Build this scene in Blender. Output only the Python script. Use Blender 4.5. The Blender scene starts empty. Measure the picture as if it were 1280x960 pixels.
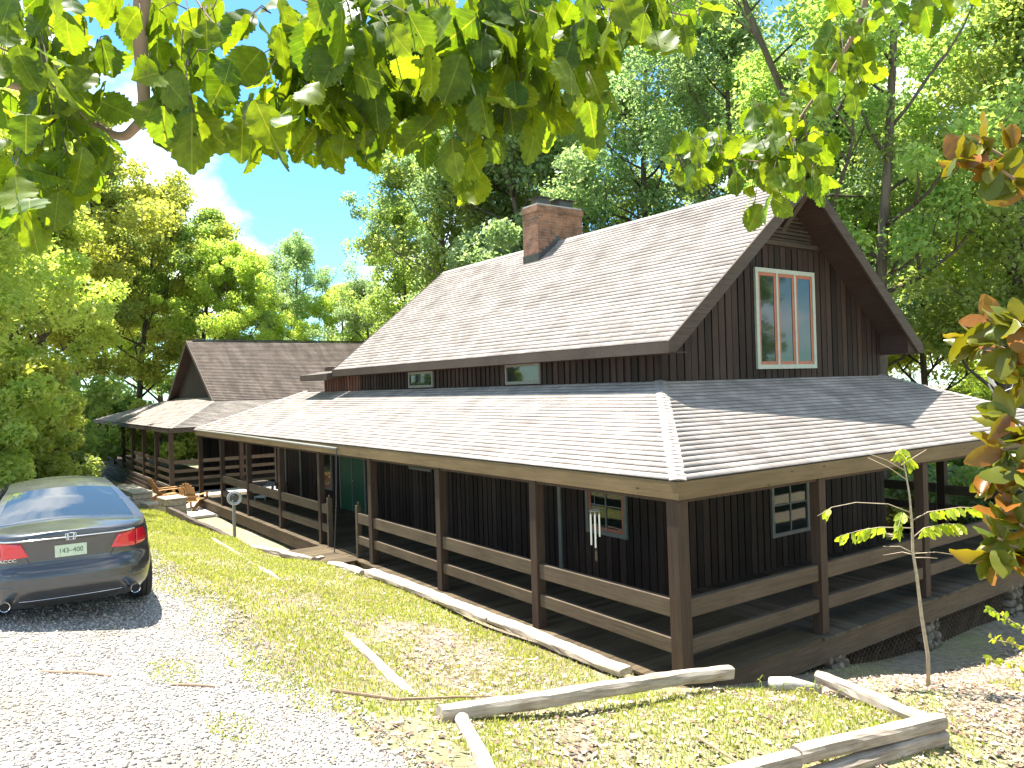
import bpy, bmesh, math, random
import numpy as np
from mathutils import Vector, Matrix
PI = math.pi
S = bpy.context.scene
COL = S.collection
rng = np.random.default_rng(11)
random.seed(5)

# ---------------------------------------------------------------- camera frame
CAM = np.array([6.978, -7.547, 3.881]); YAW, PIT, ROL, FOC = 54.541, 0.203, -1.677, 973.8
_y, _p, _r = np.radians([YAW, PIT, ROL])
FWD = np.array([-np.sin(_y)*np.cos(_p), np.cos(_y)*np.cos(_p), np.sin(_p)])
_R0 = np.array([np.cos(_y), np.sin(_y), 0]); _U0 = np.cross(_R0, FWD)
RGT = _R0*np.cos(_r)+_U0*np.sin(_r); UPV = -_R0*np.sin(_r)+_U0*np.cos(_r)
def ray(px, py): return FWD+RGT*(px-640)/FOC-UPV*(py-480)/FOC
def at(px, py, depth): return CAM+ray(px, py)*depth

# ---------------------------------------------------------------- terrain
ANCH = np.array([
 (-30,-8,.9),(-20,-8,1.15),(-12,-8,1.33),(-6,-8,1.4),(-3,-6.5,1.38),(0,-8,1.6),(3,-8,1.9),(7,-7.5,2.2),(12,-8,2.4),
 (-14,-5.2,1.0),(-8,-5.2,1.18),(-4,-5.5,1.3),(0,-5.6,1.32),(3,-5.8,1.35),(6,-5,1.4),
 (.1,-4.05,.82),(-2.3,-3.6,.70),(-7.5,-3.1,.58),(-11.4,-2.9,.46),(-16,-2.7,.25),(-20,-2.6,.05),
 (.3,-.9,.16),(-2,-.9,.1),(-5,-.85,.08),(-9,-.85,.06),(-13,-1.2,.02),(-17,-1.6,-.05),
 (1,-3,.62),(2.5,-3,.5),(1,-.6,.34),(2.8,0,.34),(2,.2,.3),(2,-1.5,.42),
 (3.5,0,.10),(3.7,-2,.14),(4.5,-4,.6),(5,0,.05),(5,3,-.1),(4,6,-.5),(8,0,.4),(1.5,1.4,.02),(.6,.9,-.15),
 (2,2.3,0),(.7,2.5,-.33),(.7,4,-.62),(.7,6,-.86),(.7,10,-1.0),(3,4.6,-.3),(3,8,-.65),(2,12,-1.1),
 (-3,2,-.5),(-10,2,-.5),(-3,8,-.9),(-10,8,-.8),(-3,15,-1.3),(-20,2,-.5),(-20,10,-.8),(-35,5,-.6),(-10,1,-.5),(-4,.8,-.5),
 (-24,-3,.0),(-28,-5,.35),(-30,-2.2,-.3),(-26,0,-.5),(-40,-3,-.6),(-50,-10,0),(-60,20,-2),(0,35,-3),(30,0,1),(20,-20,2.2),(-20,-25,1.4),(30,30,-2),(-60,-20,0),(-40,40,-3)], float)
def _k(r): return np.where(r > 1e-9, r*r*np.log(r+1e-9), 0)
_D = np.hypot(ANCH[:,None,0]-ANCH[None,:,0], ANCH[:,None,1]-ANCH[None,:,1])
_n = len(ANCH); _A = np.zeros((_n+3, _n+3)); _A[:_n,:_n] = _k(_D)+np.eye(_n)*.05
_A[:_n,_n] = 1; _A[:_n,_n+1] = ANCH[:,0]; _A[:_n,_n+2] = ANCH[:,1]; _A[_n:,:_n] = _A[:_n,_n:].T
_b = np.zeros(_n+3); _b[:_n] = ANCH[:,2]; _W = np.linalg.solve(_A, _b)
def hgt(x, y):
    x = np.asarray(x, float); y = np.asarray(y, float)
    r = np.hypot(x[...,None]-ANCH[:,0], y[...,None]-ANCH[:,1])
    z = _k(r)@_W[:_n]+_W[_n]+_W[_n+1]*x+_W[_n+2]*y
    far = np.clip((np.hypot(x+10, y)-45)/40, 0, 1); far = far*far*(3-2*far)
    z = np.clip(z, -4, 4)*(1-far)+(-2.0)*far
    # sunken strip beside the deck, cut behind a timber edge
    m = np.clip((-10.0-x)/.4, 0, 1)*np.clip((x+31)/2, 0, 1)*np.clip((y+1.75)/.12, 0, 1)*np.clip((6-y)/1, 0, 1)
    z = z*(1-m)+np.minimum(z, -.45)*m
    z = z+.02*np.sin(x*1.7+y*.6)*np.sin(y*2.1-x*.4)
    return z
def H(x, y): return float(hgt(x, y))
def gp(px, py, dz=0):  # where the line of sight meets the ground
    v = ray(px, py); t = np.arange(2, 60, .01); P = CAM+v*t[:,None]; k = np.argmax(P[:,2] < hgt(P[:,0], P[:,1])+dz); return tuple(P[k])

# ---------------------------------------------------------------- mesh helpers
class MB:
    def __init__(s): s.v = []; s.f = []; s.uv = {}
    def add(s, vs, fs):
        o = len(s.v); s.v += [tuple(map(float, p)) for p in vs]; s.f += [tuple(i+o for i in f) for f in fs]; return s
    def box(s, a, b, jit=0):
        x0,y0,z0 = a; x1,y1,z1 = b
        if x0 > x1: x0, x1 = x1, x0
        if y0 > y1: y0, y1 = y1, y0
        if z0 > z1: z0, z1 = z1, z0
        return s.add([(x0,y0,z0),(x1,y0,z0),(x1,y1,z0),(x0,y1,z0),(x0,y0,z1),(x1,y0,z1),(x1,y1,z1),(x0,y1,z1)],
                     [(0,3,2,1),(4,5,6,7),(0,1,5,4),(1,2,6,5),(2,3,7,6),(3,0,4,7)])
    def beam(s, p, q, w, h, up=(0,0,1)):
        p = Vector(p); q = Vector(q); d = (q-p).normalized(); u = Vector(up)
        r = d.cross(u)
        if r.length < 1e-4: r = d.cross(Vector((1,0,0)))
        r.normalize(); u = r.cross(d)
        a = r*w/2; c = u*h/2
        return s.add([p-a-c,p+a-c,p+a+c,p-a+c,q-a-c,q+a-c,q+a+c,q-a+c],
                     [(0,1,2,3),(7,6,5,4),(0,4,5,1),(1,5,6,2),(2,6,7,3),(3,7,4,0)])
    def tube(s, pts, rad, n=8, cap=True):
        pts = [Vector(p) for p in pts]
        if not hasattr(rad, '__len__'): rad = [rad]*len(pts)
        o = len(s.v); ref = None
        for i, p in enumerate(pts):
            d = (pts[min(i+1, len(pts)-1)]-pts[max(i-1, 0)])
            if d.length < 1e-9: d = Vector((0,0,1))
            d.normalize()
            if ref is None:
                ref = d.cross(Vector((0,0,1)))
                if ref.length < .05: ref = d.cross(Vector((1,0,0)))
            ref = (ref-d*ref.dot(d)).normalized(); b = d.cross(ref)
            for k in range(n):
                a = 2*PI*k/n; s.v.append(tuple(p+(ref*math.cos(a)+b*math.sin(a))*rad[i]))
        for i in range(len(pts)-1):
            for k in range(n):
                s.f.append((o+i*n+k, o+i*n+(k+1)%n, o+(i+1)*n+(k+1)%n, o+(i+1)*n+k))
        if cap:
            s.f.append(tuple(o+k for k in range(n))[::-1]); s.f.append(tuple(o+(len(pts)-1)*n+k for k in range(n)))
        return s
    def poly(s, pts, d):  # extrude polygon by vector d
        n = len(pts); d = Vector(d); P = [Vector(p) for p in pts]
        return s.add(P+[p+d for p in P], [tuple(range(n))[::-1], tuple(range(n, 2*n))]+[(i,(i+1)%n,n+(i+1)%n,n+i) for i in range(n)])
    def build(s, name, mat, parent=None, smooth=False, bevel=0, loc=None):
        me = bpy.data.meshes.new(name); me.from_pydata(s.v, [], s.f); me.validate(); me.update()
        bm = bmesh.new(); bm.from_mesh(me); bmesh.ops.recalc_face_normals(bm, faces=bm.faces); bm.to_mesh(me); bm.free()
        if smooth: me.polygons.foreach_set('use_smooth', [True]*len(me.polygons))
        if mat: me.materials.append(mat)
        o = bpy.data.objects.new(name, me); COL.objects.link(o)
        if parent: o.parent = parent
        if loc is not None: o.location = loc
        if bevel:
            b = o.modifiers.new('bevel', 'BEVEL'); b.width = bevel; b.segments = 2; b.limit_method = 'ANGLE'
        return o
def npmesh(name, V, F, mat, parent=None, smooth=False, uv=None):
    V = np.asarray(V, np.float32); F = np.asarray(F, np.int32)
    me = bpy.data.meshes.new(name); n, k = F.shape
    me.vertices.add(len(V)); me.vertices.foreach_set('co', V.ravel())
    me.loops.add(n*k); me.loops.foreach_set('vertex_index', F.ravel())
    me.polygons.add(n); me.polygons.foreach_set('loop_start', np.arange(n, dtype=np.int32)*k)
    me.polygons.foreach_set('loop_total', np.full(n, k, np.int32))
    if smooth: me.polygons.foreach_set('use_smooth', np.ones(n, bool))
    me.update(calc_edges=True)
    if uv is not None:
        l = me.uv_layers.new(name='UVMap'); l.data.foreach_set('uv', np.asarray(uv, np.float32)[F.ravel()].ravel())
    if mat: me.materials.append(mat)
    o = bpy.data.objects.new(name, me); COL.objects.link(o)
    if parent: o.parent = parent
    return o
def tag(o, label=None, cat=None, group=None, kind=None):
    if label: o['label'] = label
    if cat: o['category'] = cat
    if group: o['group'] = group
    if kind: o['kind'] = kind
    return o
def empty(name, loc=(0,0,0), rz=0):
    o = bpy.data.objects.new(name, None); COL.objects.link(o); o.location = loc; o.rotation_euler = (0,0,rz); o.empty_display_size = .3
    return o
def copy_tree(o, parent=None):
    c = o.copy(); COL.objects.link(c); c.parent = parent
    for ch in list(o.children): copy_tree(ch, c)
    return c

# ---------------------------------------------------------------- materials
class NT:
    def __init__(s, name):
        s.m = bpy.data.materials.new(name); s.m.use_nodes = True; s.t = s.m.node_tree; s.n = s.t.nodes; s.l = s.t.links
        s.b = s.n['Principled BSDF']; s.out = s.n['Material Output']
    def new(s, t, **k):
        n = s.n.new(t)
        for a, v in k.items(): setattr(n, a, v)
        return n
    def link(s, a, b): s.l.new(a, b)
    def noise(s, vec, scale, detail=4, rough=.55, dist=0):
        n = s.new('ShaderNodeTexNoise'); n.inputs['Scale'].default_value = scale; n.inputs['Detail'].default_value = detail
        n.inputs['Roughness'].default_value = rough; n.inputs['Distortion'].default_value = dist
        if vec is not None: s.link(vec, n.inputs['Vector'])
        return n.outputs['Fac']
    def ramp(s, fac, stops):
        n = s.new('ShaderNodeValToRGB'); e = n.color_ramp.elements
        while len(e) < len(stops): e.new(.5)
        for i, (p, c) in enumerate(stops):
            e[i].position = p; e[i].color = (*c, 1) if hasattr(c, '__len__') else (c, c, c, 1)
        s.link(fac, n.inputs[0]); return n.outputs[0]
    def mix(s, fac, a, b, mode='MIX'):
        n = s.new('ShaderNodeMix', data_type='RGBA', blend_type=mode)
        for sock, v in ((n.inputs[0], fac), (n.inputs[6], a), (n.inputs[7], b)):
            if hasattr(v, 'links') or isinstance(v, bpy.types.NodeSocket): s.link(v, sock)
            elif hasattr(v, '__len__'): sock.default_value = (*v, 1)
            else: sock.default_value = v if sock.type == 'VALUE' else (v, v, v, 1)
        return n.outputs[2]
    def math(s, op, a, b=0, c=0, clamp=False):
        n = s.new('ShaderNodeMath', operation=op); n.use_clamp = clamp
        for i, v in enumerate((a, b, c)):
            if isinstance(v, bpy.types.NodeSocket): s.link(v, n.inputs[i])
            else: n.inputs[i].default_value = v
        return n.outputs[0]
    def coord(s, which='Object', scale=(1,1,1)):
        c = s.new('ShaderNodeTexCoord'); m = s.new('ShaderNodeMapping'); m.inputs['Scale'].default_value = scale
        s.link(c.outputs[which], m.inputs[0]); return m.outputs[0]
    def bump(s, h, strength=.4, dist=.02):
        b = s.new('ShaderNodeBump'); b.inputs['Strength'].default_value = strength; b.inputs['Distance'].default_value = dist
        s.link(h, b.inputs['Height']); s.link(b.outputs[0], s.b.inputs['Normal']); return b
    def set(s, **k):
        for a, v in k.items():
            i = s.b.inputs[a.replace('_', ' ')]
            if isinstance(v, bpy.types.NodeSocket): s.link(v, i)
            elif hasattr(v, '__len__') and i.type == 'RGBA': i.default_value = (*v, 1)
            else: i.default_value = v
        return s
def plain(name, col, rough=.6, metal=0, var=.15, scale=8, **k):
    t = NT(name); c = t.coord()
    n = t.noise(c, scale, 5)
    a = tuple(x*(1-var) for x in col); b = tuple(min(1, x*(1+var)) for x in col)
    t.set(Base_Color=t.ramp(n, [(.3, a), (.7, b)]), Roughness=rough, Metallic=metal, **k); return t.m
def wood(name, c0, c1, axis='x', rough=.75, grain=18, blot=1.2, bump=.35, island=.25, knots=False):
    """weathered timber: grain runs along the given axis, each board a little different"""
    t = NT(name); sc = {'x': (.06,1,1), 'y': (1,.06,1), 'z': (1,1,.06)}[axis]
    g = t.noise(t.coord('Object', sc), grain*2, 6, .65, .6)
    bl = t.noise(t.coord('Object'), blot, 4)
    f = t.math('ADD', t.math('MULTIPLY', g, .6), t.math('MULTIPLY', bl, .4))
    col = t.ramp(f, [(.33, c0), (.66, c1)])
    geo = t.new('ShaderNodeNewGeometry')
    r = t.math('MULTIPLY_ADD', geo.outputs['Random Per Island'], island*2, 1-island)
    comb = t.new('ShaderNodeCombineColor'); [t.link(r, comb.inputs[i]) for i in range(3)]
    col = t.mix(1.0, col, comb.outputs[0], 'MULTIPLY')
    if knots:
        v = t.new('ShaderNodeTexVoronoi'); v.inputs['Scale'].default_value = 2.2; t.link(t.coord('Object', (.8,.8,2) if axis != 'z' else (2,2,.8)), v.inputs['Vector'])
        kf = t.ramp(v.outputs['Distance'], [(.03, 1.0), (.08, 0.0)]); col = t.mix(kf, col, (.05,.03,.02))
    t.set(Base_Color=col, Roughness=rough); t.b.inputs['Specular IOR Level'].default_value = .25
    t.bump(g, bump, .006); return t.m
def shingle(name, ca, cb, row=.143, width=.3, stain=None):
    t = NT(name); uv = t.new('ShaderNodeTexCoord').outputs['UV']
    br = t.new('ShaderNodeTexBrick'); t.link(uv, br.inputs['Vector'])
    br.offset = .37; br.squash = 1
    for k, v in (('Scale', 1), ('Mortar Size', .006), ('Mortar Smooth', .2), ('Bias', 0), ('Brick Width', width), ('Row Height', row)): br.inputs[k].default_value = v
    br.inputs['Color1'].default_value = (*ca, 1); br.inputs['Color2'].default_value = (*cb, 1); br.inputs['Mortar'].default_value = tuple(x*.35 for x in ca)+(1,)
    n1 = t.noise(uv, 1.1, 5); n2 = t.noise(uv, 60, 3)
    col = t.mix(1.0, br.outputs['Color'], t.ramp(n1, [(.32, .74), (.68, 1.12)]), 'MULTIPLY')
    col = t.mix(1.0, col, t.ramp(n2, [(.3, .82), (.7, 1.15)]), 'MULTIPLY')
    if stain:
        s2 = t.noise(t.coord('UV', (1.6,.35,1)), 1.4, 5, .6, .5)
        col = t.mix(t.ramp(s2, [(.42, 0.0), (.62, .75)]), col, stain)
    t.set(Base_Color=col, Roughness=.92); t.b.inputs['Specular IOR Level'].default_value = .15
    t.bump(n2, .35, .004); return t.m
def leafmat(name, c0, c1, trans=.5, tcol=None, rough=.5, vein=False, tval=1.0, back=None):
    t = NT(name); geo = t.new('ShaderNodeNewGeometry'); oi = t.new('ShaderNodeObjectInfo')
    col = t.ramp(geo.outputs['Random Per Island'], [(0, c0), (1, c1)])
    hs = t.new('ShaderNodeHueSaturation'); t.link(col, hs.inputs['Color'])
    t.link(t.math('MULTIPLY_ADD', oi.outputs['Random'], .03, .492), hs.inputs['Hue'])
    t.link(t.math('MULTIPLY_ADD', oi.outputs['Random'], .35, .83), hs.inputs['Value'])
    col = hs.outputs[0]
    if vein:
        uvn = t.new('ShaderNodeTexCoord'); sp_ = t.new('ShaderNodeSeparateXYZ'); t.link(uvn.outputs['UV'], sp_.inputs[0])
        ax_ = t.math('ABSOLUTE', sp_.outputs[0]); w1 = t.math('SINE', t.math('MULTIPLY', t.math('SUBTRACT', sp_.outputs[1], t.math('MULTIPLY', ax_, .8)), 50)); side = t.ramp(w1, [(.92, 0.0), (1.0, .32)])
        mid = t.ramp(ax_, [(.006, .7), (.016, 0.0)]); vv = t.math('MAXIMUM', side, mid)
        col = t.mix(vv, col, (.24,.30,.07)); blot = t.noise(t.coord('Object'), 45, 4); col = t.mix(1.0, col, t.ramp(blot, [(.3, .72), (.7, 1.2)]), 'MULTIPLY')
        spots = t.noise(t.coord('Object'), 110, 2); col = t.mix(t.ramp(spots, [(.70, 0.0), (.74, .8)]), col, (.10,.05,.02))
        holes = t.ramp(t.noise(t.coord('Object', (1,1,1)), 62, 1), [(.745, 0.0), (.75, 1.0)])
    front = t.mix(geo.outputs['Backfacing'], col, back) if back else col
    t.set(Base_Color=front, Roughness=rough); t.b.inputs['Specular IOR Level'].default_value = .35
    tr = t.new('ShaderNodeBsdfTranslucent'); tc = t.mix(1.0, col, tcol or (2.2,2.4,.6), 'MULTIPLY'); t.link(tc, tr.inputs['Color'])
    mx = t.new('ShaderNodeMixShader'); mx.inputs[0].default_value = trans
    t.link(t.b.outputs[0], mx.inputs[1]); t.link(tr.outputs[0], mx.inputs[2]); t.link(mx.outputs[0], t.out.inputs['Surface'])
    if vein:
        tp = t.new('ShaderNodeBsdfTransparent'); m2 = t.new('ShaderNodeMixShader'); t.link(holes, m2.inputs[0]); t.link(mx.outputs[0], m2.inputs[1]); t.link(tp.outputs[0], m2.inputs[2]); t.link(m2.outputs[0], t.out.inputs['Surface'])
    return t.m

M = {}
M['siding'] = wood('siding_stain', (.020,.0115,.0085), (.054,.032,.024), 'z', .7, 14, .8, .4, .5)
M['siding_lit'] = wood('siding_sunlit', (.10,.04,.03), (.17,.075,.05), 'z', .7)  # lighter, redder copy of the siding with sunlight put into its colour
M['trim'] = wood('trim_stain', (.045,.031,.023), (.105,.078,.06), 'y', .7, 14, .8, .3)
M['fascia'] = wood('fascia_timber', (.13,.085,.04), (.23,.155,.075), 'x', .75, 14, .7, .3, .1, True)
M['fascia_y'] = wood('fascia_timber_side', (.12,.08,.04), (.21,.145,.075), 'y', .75, 14, .7, .3, .1, True)
M['post'] = wood('post_timber', (.042,.025,.017), (.09,.057,.038), 'z', .75, 12, .8, .35, .2, True)
M['rail_x'] = wood('rail_timber', (.07,.048,.03), (.15,.11,.07), 'x', .8, 14, 1, .4, .2, True)
M['rail_y'] = wood('rail_timber_side', (.068,.046,.03), (.14,.10,.065), 'y', .8, 14, 1, .4, .2, True)
M['deck_y'] = wood('deck_boards', (.05,.036,.02), (.11,.08,.045), 'y', .85, 16, .9, .4, .35)
M['deck_x'] = wood('deck_boards_side', (.05,.038,.026), (.12,.095,.065), 'x', .85, 16, .9, .4, .35)
M['roof'] = shingle('asphalt_shingle', (.38,.328,.29), (.27,.232,.207), .143, .30)
M['cap'] = shingle('hip_cap_shingle', (.39,.345,.31), (.34,.30,.27), .143, 5)
M['roof_old'] = shingle('weathered_shingle', (.27,.21,.18), (.22,.17,.145), .143, .30, (.12,.095,.08))
M['soffit'] = wood('soffit_boards', (.035,.02,.016), (.07,.045,.035), 'x')
M['frame_pale'] = plain('pale_window_trim', (.42,.44,.36), .5, 0, .08)
M['frame_dim'] = plain('grey_window_trim', (.20,.19,.16), .6, 0, .1)
M['frame_red'] = plain('red_sash_paint', (.42,.13,.07), .5, 0, .1)
M['green'] = plain('green_paint', (.012,.085,.04), .5, 0, .1)
t = NT('window_glass'); t.set(Base_Color=(.015,.02,.018), Roughness=.04); t.b.inputs['IOR'].default_value = 1.65; t.bump(t.noise(t.coord(), 1.3, 2), .12, .02); M['glass'] = t.m
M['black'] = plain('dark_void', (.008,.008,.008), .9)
M['metal'] = plain('galvanised_metal', (.45,.45,.44), .4, .7)
M['metal_dark'] = plain('dark_metal', (.10,.10,.10), .45, .6)
M['white'] = plain('white_paint', (.75,.75,.72), .4, 0, .04)
M['chime'] = plain('chime_aluminium', (.85,.83,.76), .38, .35, .04)
M['stone'] = plain('field_stone', (.17,.14,.10), .9, 0, .5, 5)
M['block'] = plain('pale_block', (.36,.30,.22), .9, 0, .35, 6)
M['concrete'] = plain('concrete', (.42,.39,.35), .9, 0, .15, 3)
M['timber'] = wood('landscape_timber', (.16,.12,.085), (.52,.45,.37), 'x', .9, 16, 2.6, 1.0, .1)
M['timber_y'] = wood('landscape_timber_cross', (.26,.21,.16), (.56,.50,.43), 'y', .85, 10, 1.5, .6, .1)
M['chairwood'] = wood('cedar_chair', (.33,.17,.06), (.55,.31,.12), 'z', .6)
M['bark'] = wood('bark', (.045,.035,.028), (.16,.13,.105), 'z', .95, 6, 1.2, 1.0)
M['barklight'] = wood('twig_bark', (.18,.12,.08), (.40,.28,.19), 'z', .9, 6, 1.2, .6)
M['sapbark'] = plain('sapling_bark', (.42,.33,.22), .8, 0, .2, 20)
# brick
t = NT('chimney_brick'); c = t.coord('Object')
sx = t.new('ShaderNodeSeparateXYZ'); t.link(c, sx.inputs[0])
cb = t.new('ShaderNodeCombineXYZ'); t.link(t.math('ADD', sx.outputs[0], sx.outputs[1]), cb.inputs[0]); t.link(sx.outputs[2], cb.inputs[1])
br = t.new('ShaderNodeTexBrick'); t.link(cb.outputs[0], br.inputs['Vector'])
for k, v in (('Scale', 1), ('Mortar Size', .008), ('Brick Width', .22), ('Row Height', .08), ('Bias', -.2)): br.inputs[k].default_value = v
br.inputs['Color1'].default_value = (.30,.13,.065,1); br.inputs['Color2'].default_value = (.17,.085,.05,1); br.inputs['Mortar'].default_value = (.22,.18,.14,1)
col = t.mix(1.0, br.outputs[0], t.ramp(t.noise(c, 4, 5), [(.3, .6), (.7, 1.35)]), 'MULTIPLY')
t.set(Base_Color=col, Roughness=.9); t.bump(br.outputs['Fac'], -.6, .01); M['brick'] = t.m
# soil
t = NT('forest_soil'); c = t.coord()
n1 = t.noise(c, .5, 5); n2 = t.noise(c, 9, 6, .7); n3 = t.noise(c, 60, 4, .7)
col = t.ramp(n2, [(.3, (.12,.09,.06)), (.5, (.26,.21,.15)), (.7, (.42,.36,.27))])
col = t.mix(t.ramp(n1, [(.45, 0.0), (.6, .55)]), col, (.28,.31,.09))
col = t.mix(1.0, col, t.ramp(n3, [(.3, .6), (.7, 1.35)]), 'MULTIPLY')
t.set(Base_Color=col, Roughness=.95); t.bump(t.math('ADD', n2, n3), .8, .03); M['soil'] = t.m
# gravel
t = NT('gravel'); c = t.coord()
v = t.new('ShaderNodeTexVoronoi'); v.inputs['Scale'].default_value = 55; t.link(c, v.inputs['Vector'])
sp = t.new('ShaderNodeSeparateColor'); t.link(v.outputs['Color'], sp.inputs[0])
col = t.ramp(sp.outputs[0], [(0, (.18,.16,.14)), (.5, (.34,.31,.27)), (1, (.50,.465,.415))])
col = t.mix(t.ramp(t.noise(c, .9, 5), [(.48, 0.0), (.66, .75)]), col, (.25,.21,.15))
t.set(Base_Color=col, Roughness=.95); t.bump(t.math('SUBTRACT', 1, v.outputs['Distance']), 1.0, .02); M['gravel'] = t.m
t = NT('gravel_stone'); geo = t.new('ShaderNodeNewGeometry')
t.set(Base_Color=t.ramp(geo.outputs['Random Per Island'], [(0, (.12,.105,.09)), (.45, (.34,.31,.275)), (1, (.58,.54,.485))]), Roughness=.9); M['pebble'] = t.m
t = NT('dry_leaf'); geo = t.new('ShaderNodeNewGeometry')
t.set(Base_Color=t.ramp(geo.outputs['Random Per Island'], [(0, (.10,.055,.035)), (.4, (.24,.15,.10)), (.75, (.42,.32,.24)), (1, (.60,.52,.44))]), Roughness=.8); M['litter'] = t.m
M['grass'] = leafmat('grass_blade', (.19,.24,.04), (.46,.43,.12), .45, (1.5,1.5,.7), .5)
M['dryblade'] = leafmat('dry_blade', (.50,.45,.18), (.68,.60,.35), .35, (1.2,1.1,.7), .6)

# ---------------------------------------------------------------- ground and drive
def gridmesh(name, xs, ys, mat, off=0, parent=None, edge=None):
    X, Y = np.meshgrid(xs, ys, indexing='ij')
    if edge is not None: X, Y = edge(X, Y)
    V = np.stack([X, Y, hgt(X, Y)+off], -1).reshape(-1, 3)
    i, j = np.meshgrid(np.arange(len(xs)-1), np.arange(len(ys)-1), indexing='ij'); a = (i*len(ys)+j).ravel(); n = len(ys)
    F = np.stack([a, a+n, a+n+1, a+1], 1)
    return npmesh(name, V, F, mat, parent, True)
xs = np.concatenate([-np.geomspace(400, 34, 26), np.arange(-33.5, -10.5, .25), np.arange(-10.5, 9.5, .12), np.geomspace(9.8, 300, 26)])
ys = np.concatenate([-np.geomspace(300, 10, 24), np.arange(-9.8, 7, .12), np.geomspace(7.2, 400, 40)])
tag(gridmesh('ground', xs, ys, M['soil']), kind='structure')
def dr_edge(X, Y):
    t_ = (Y+14)/(14-5.0)
    e = -5.02+.16*np.sin(X*1.3)+.10*np.sin(X*3.7+1)+.05*np.sin(X*9.1)-.03*np.clip(X, 0, 5)
    return X, -14+t_*(e+14)
tag(gridmesh('driveway', np.arange(-45, 14, .12), np.linspace(-14, -5.0, 75), M['gravel'], .012, None, dr_edge), kind='structure')

def in_gravel(x, y): return y < -5.02+.16*np.sin(x*1.3)+.10*np.sin(x*3.7+1)+.05*np.sin(x*9.1)-.03*np.clip(x, 0, 5)
# loose stones
def pebbles(n):
    base = np.array([(1,0,0),(-1,0,0),(0,1,0),(0,-1,0),(0,0,1),(0,0,-1)], float)
    Fb = np.array([(0,2,4),(2,1,4),(1,3,4),(3,0,4),(2,0,5),(1,2,5),(3,1,5),(0,3,5)])
    x = rng.uniform(-14, 5.5, n); y = rng.uniform(-9.5, -4.6, n)
    keep = in_gravel(x, y+rng.uniform(-.5, .05, n)**1); x, y = x[keep], y[keep]; n = len(x)
    s = rng.uniform(.007, .020, n)*(1+np.clip(-x, 0, 14)*.03)
    A = rng.uniform(0, 2*PI, n); sc = rng.uniform(.5, 1.3, (n, 6, 1))
    V = base[None]*sc*s[:,None,None]*np.array([1, 1, .7])
    c, q = np.cos(A), np.sin(A)
    V = np.stack([V[...,0]*c[:,None]-V[...,1]*q[:,None], V[...,0]*q[:,None]+V[...,1]*c[:,None], V[...,2]], -1)
    V += np.stack([x, y, hgt(x, y)+.015], -1)[:,None]
    F = (Fb[None]+np.arange(n)[:,None,None]*6).reshape(-1, 3)
    tag(npmesh('loose_gravel', V.reshape(-1, 3), F, M['pebble']), 'loose pale grey gravel stones scattered over the driveway', 'gravel', kind='stuff')
pebbles(75000)
def vnoise(x, y, s, seed=0):
    return (np.sin(x*s+seed)*np.cos(y*s*1.3+seed*2.1)+np.sin(x*s*2.3+1.7+seed)*np.sin(y*s*1.9+seed)*.6+np.sin((x+y)*s*4.1+seed)*.35)/1.95
def blades(name, n, reg, dens, mat, hmin, hmax, lab, cat, w=.006):
    x = rng.uniform(reg[0], reg[1], n); y = rng.uniform(reg[2], reg[3], n)
    k = rng.uniform(0, 1, n) < dens(x, y); x, y = x[k], y[k]; n = len(x)
    hh = rng.uniform(hmin, hmax, n)*(.6+.6*rng.random(n)); a = rng.uniform(0, 2*PI, n); b = rng.uniform(0, 2*PI, n); lean = rng.uniform(.1, .9, n)*hh
    dx, dy = np.cos(a)*lean, np.sin(a)*lean; wx, wy = np.cos(b)*w, np.sin(b)*w; z = hgt(x, y)
    V = np.zeros((n, 5, 3))
    V[:,0] = np.stack([x-wx, y-wy, z-.01], 1); V[:,1] = np.stack([x+wx, y+wy, z-.01], 1)
    V[:,2] = np.stack([x+dx*.35+wx*.8, y+dy*.35+wy*.8, z+hh*.6], 1); V[:,3] = np.stack([x+dx*.35-wx*.8, y+dy*.35-wy*.8, z+hh*.6], 1)
    V[:,4] = np.stack([x+dx, y+dy, z+hh*.85], 1)
    o = np.arange(n)[:,None]*5
    F = np.concatenate([np.stack([o+0, o+1, o+2], 1)[...,0], np.stack([o+0, o+2, o+3], 1)[...,0], np.stack([o+3, o+2, o+4], 1)[...,0]])
    return tag(npmesh(name, V.reshape(-1, 3), F, mat), lab, cat, kind='stuff')
def grass_d(x, y):
    d = np.zeros_like(x)
    slope = (y > -5.35+.3*vnoise(x, y, 3.1, 9)) & (y < -.72) & (x < .6) & (x > -26)
    d = np.where(slope, .58+.45*vnoise(x, y, 1.5, 2)+.25*vnoise(x, y, 5, 4), d)
    d = np.where(slope & (y < -4.6), d*.55, d)
    d = np.where(slope & (x > -3.5) & (y > -3.2) & (y < -1.6) & (x < .8), d-.35, d)
    bed = (x > .7) & (x < 3.0) & (y > -4.2) & (y < .5)
    d = np.where(bed, .42+.6*vnoise(x, y, 2.1, 5)+.3*(y > -1.2), d)
    right = (x >= 3.1) | ((y > .5) & (x > 2.2)); d = np.where(right & (x < 7) & (y < 5), .10+.7*np.clip(vnoise(x, y, 1.6, 1), 0, 1)-.15*(y > 2), d)
    d = np.where((x < -10) & (y > -1.8), 0, d)
    return np.clip(d, 0, 1)
blades('grass', 330000, (-14, 6.5, -5.5, 4.5), grass_d, M['grass'], .03, .075, 'short bright green grass growing on the bank and in the timber beds', 'grass')
blades('grass', 60000, (-27, -13, -5.6, -.8), grass_d, M['grass'], .05, .10, 'sunlit grass on the far end of the bank beside the parked car', 'grass', .012)
blades('dry_grass', 150000, (-14, 6.5, -5.6, 4.0), lambda x, y: np.clip(grass_d(x, y)*.6+.12, 0, .7)*(~((x < -10) & (y > -1.8))), M['dryblade'], .02, .06, 'pale dry straw lying between the green grass tufts', 'grass')
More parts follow.
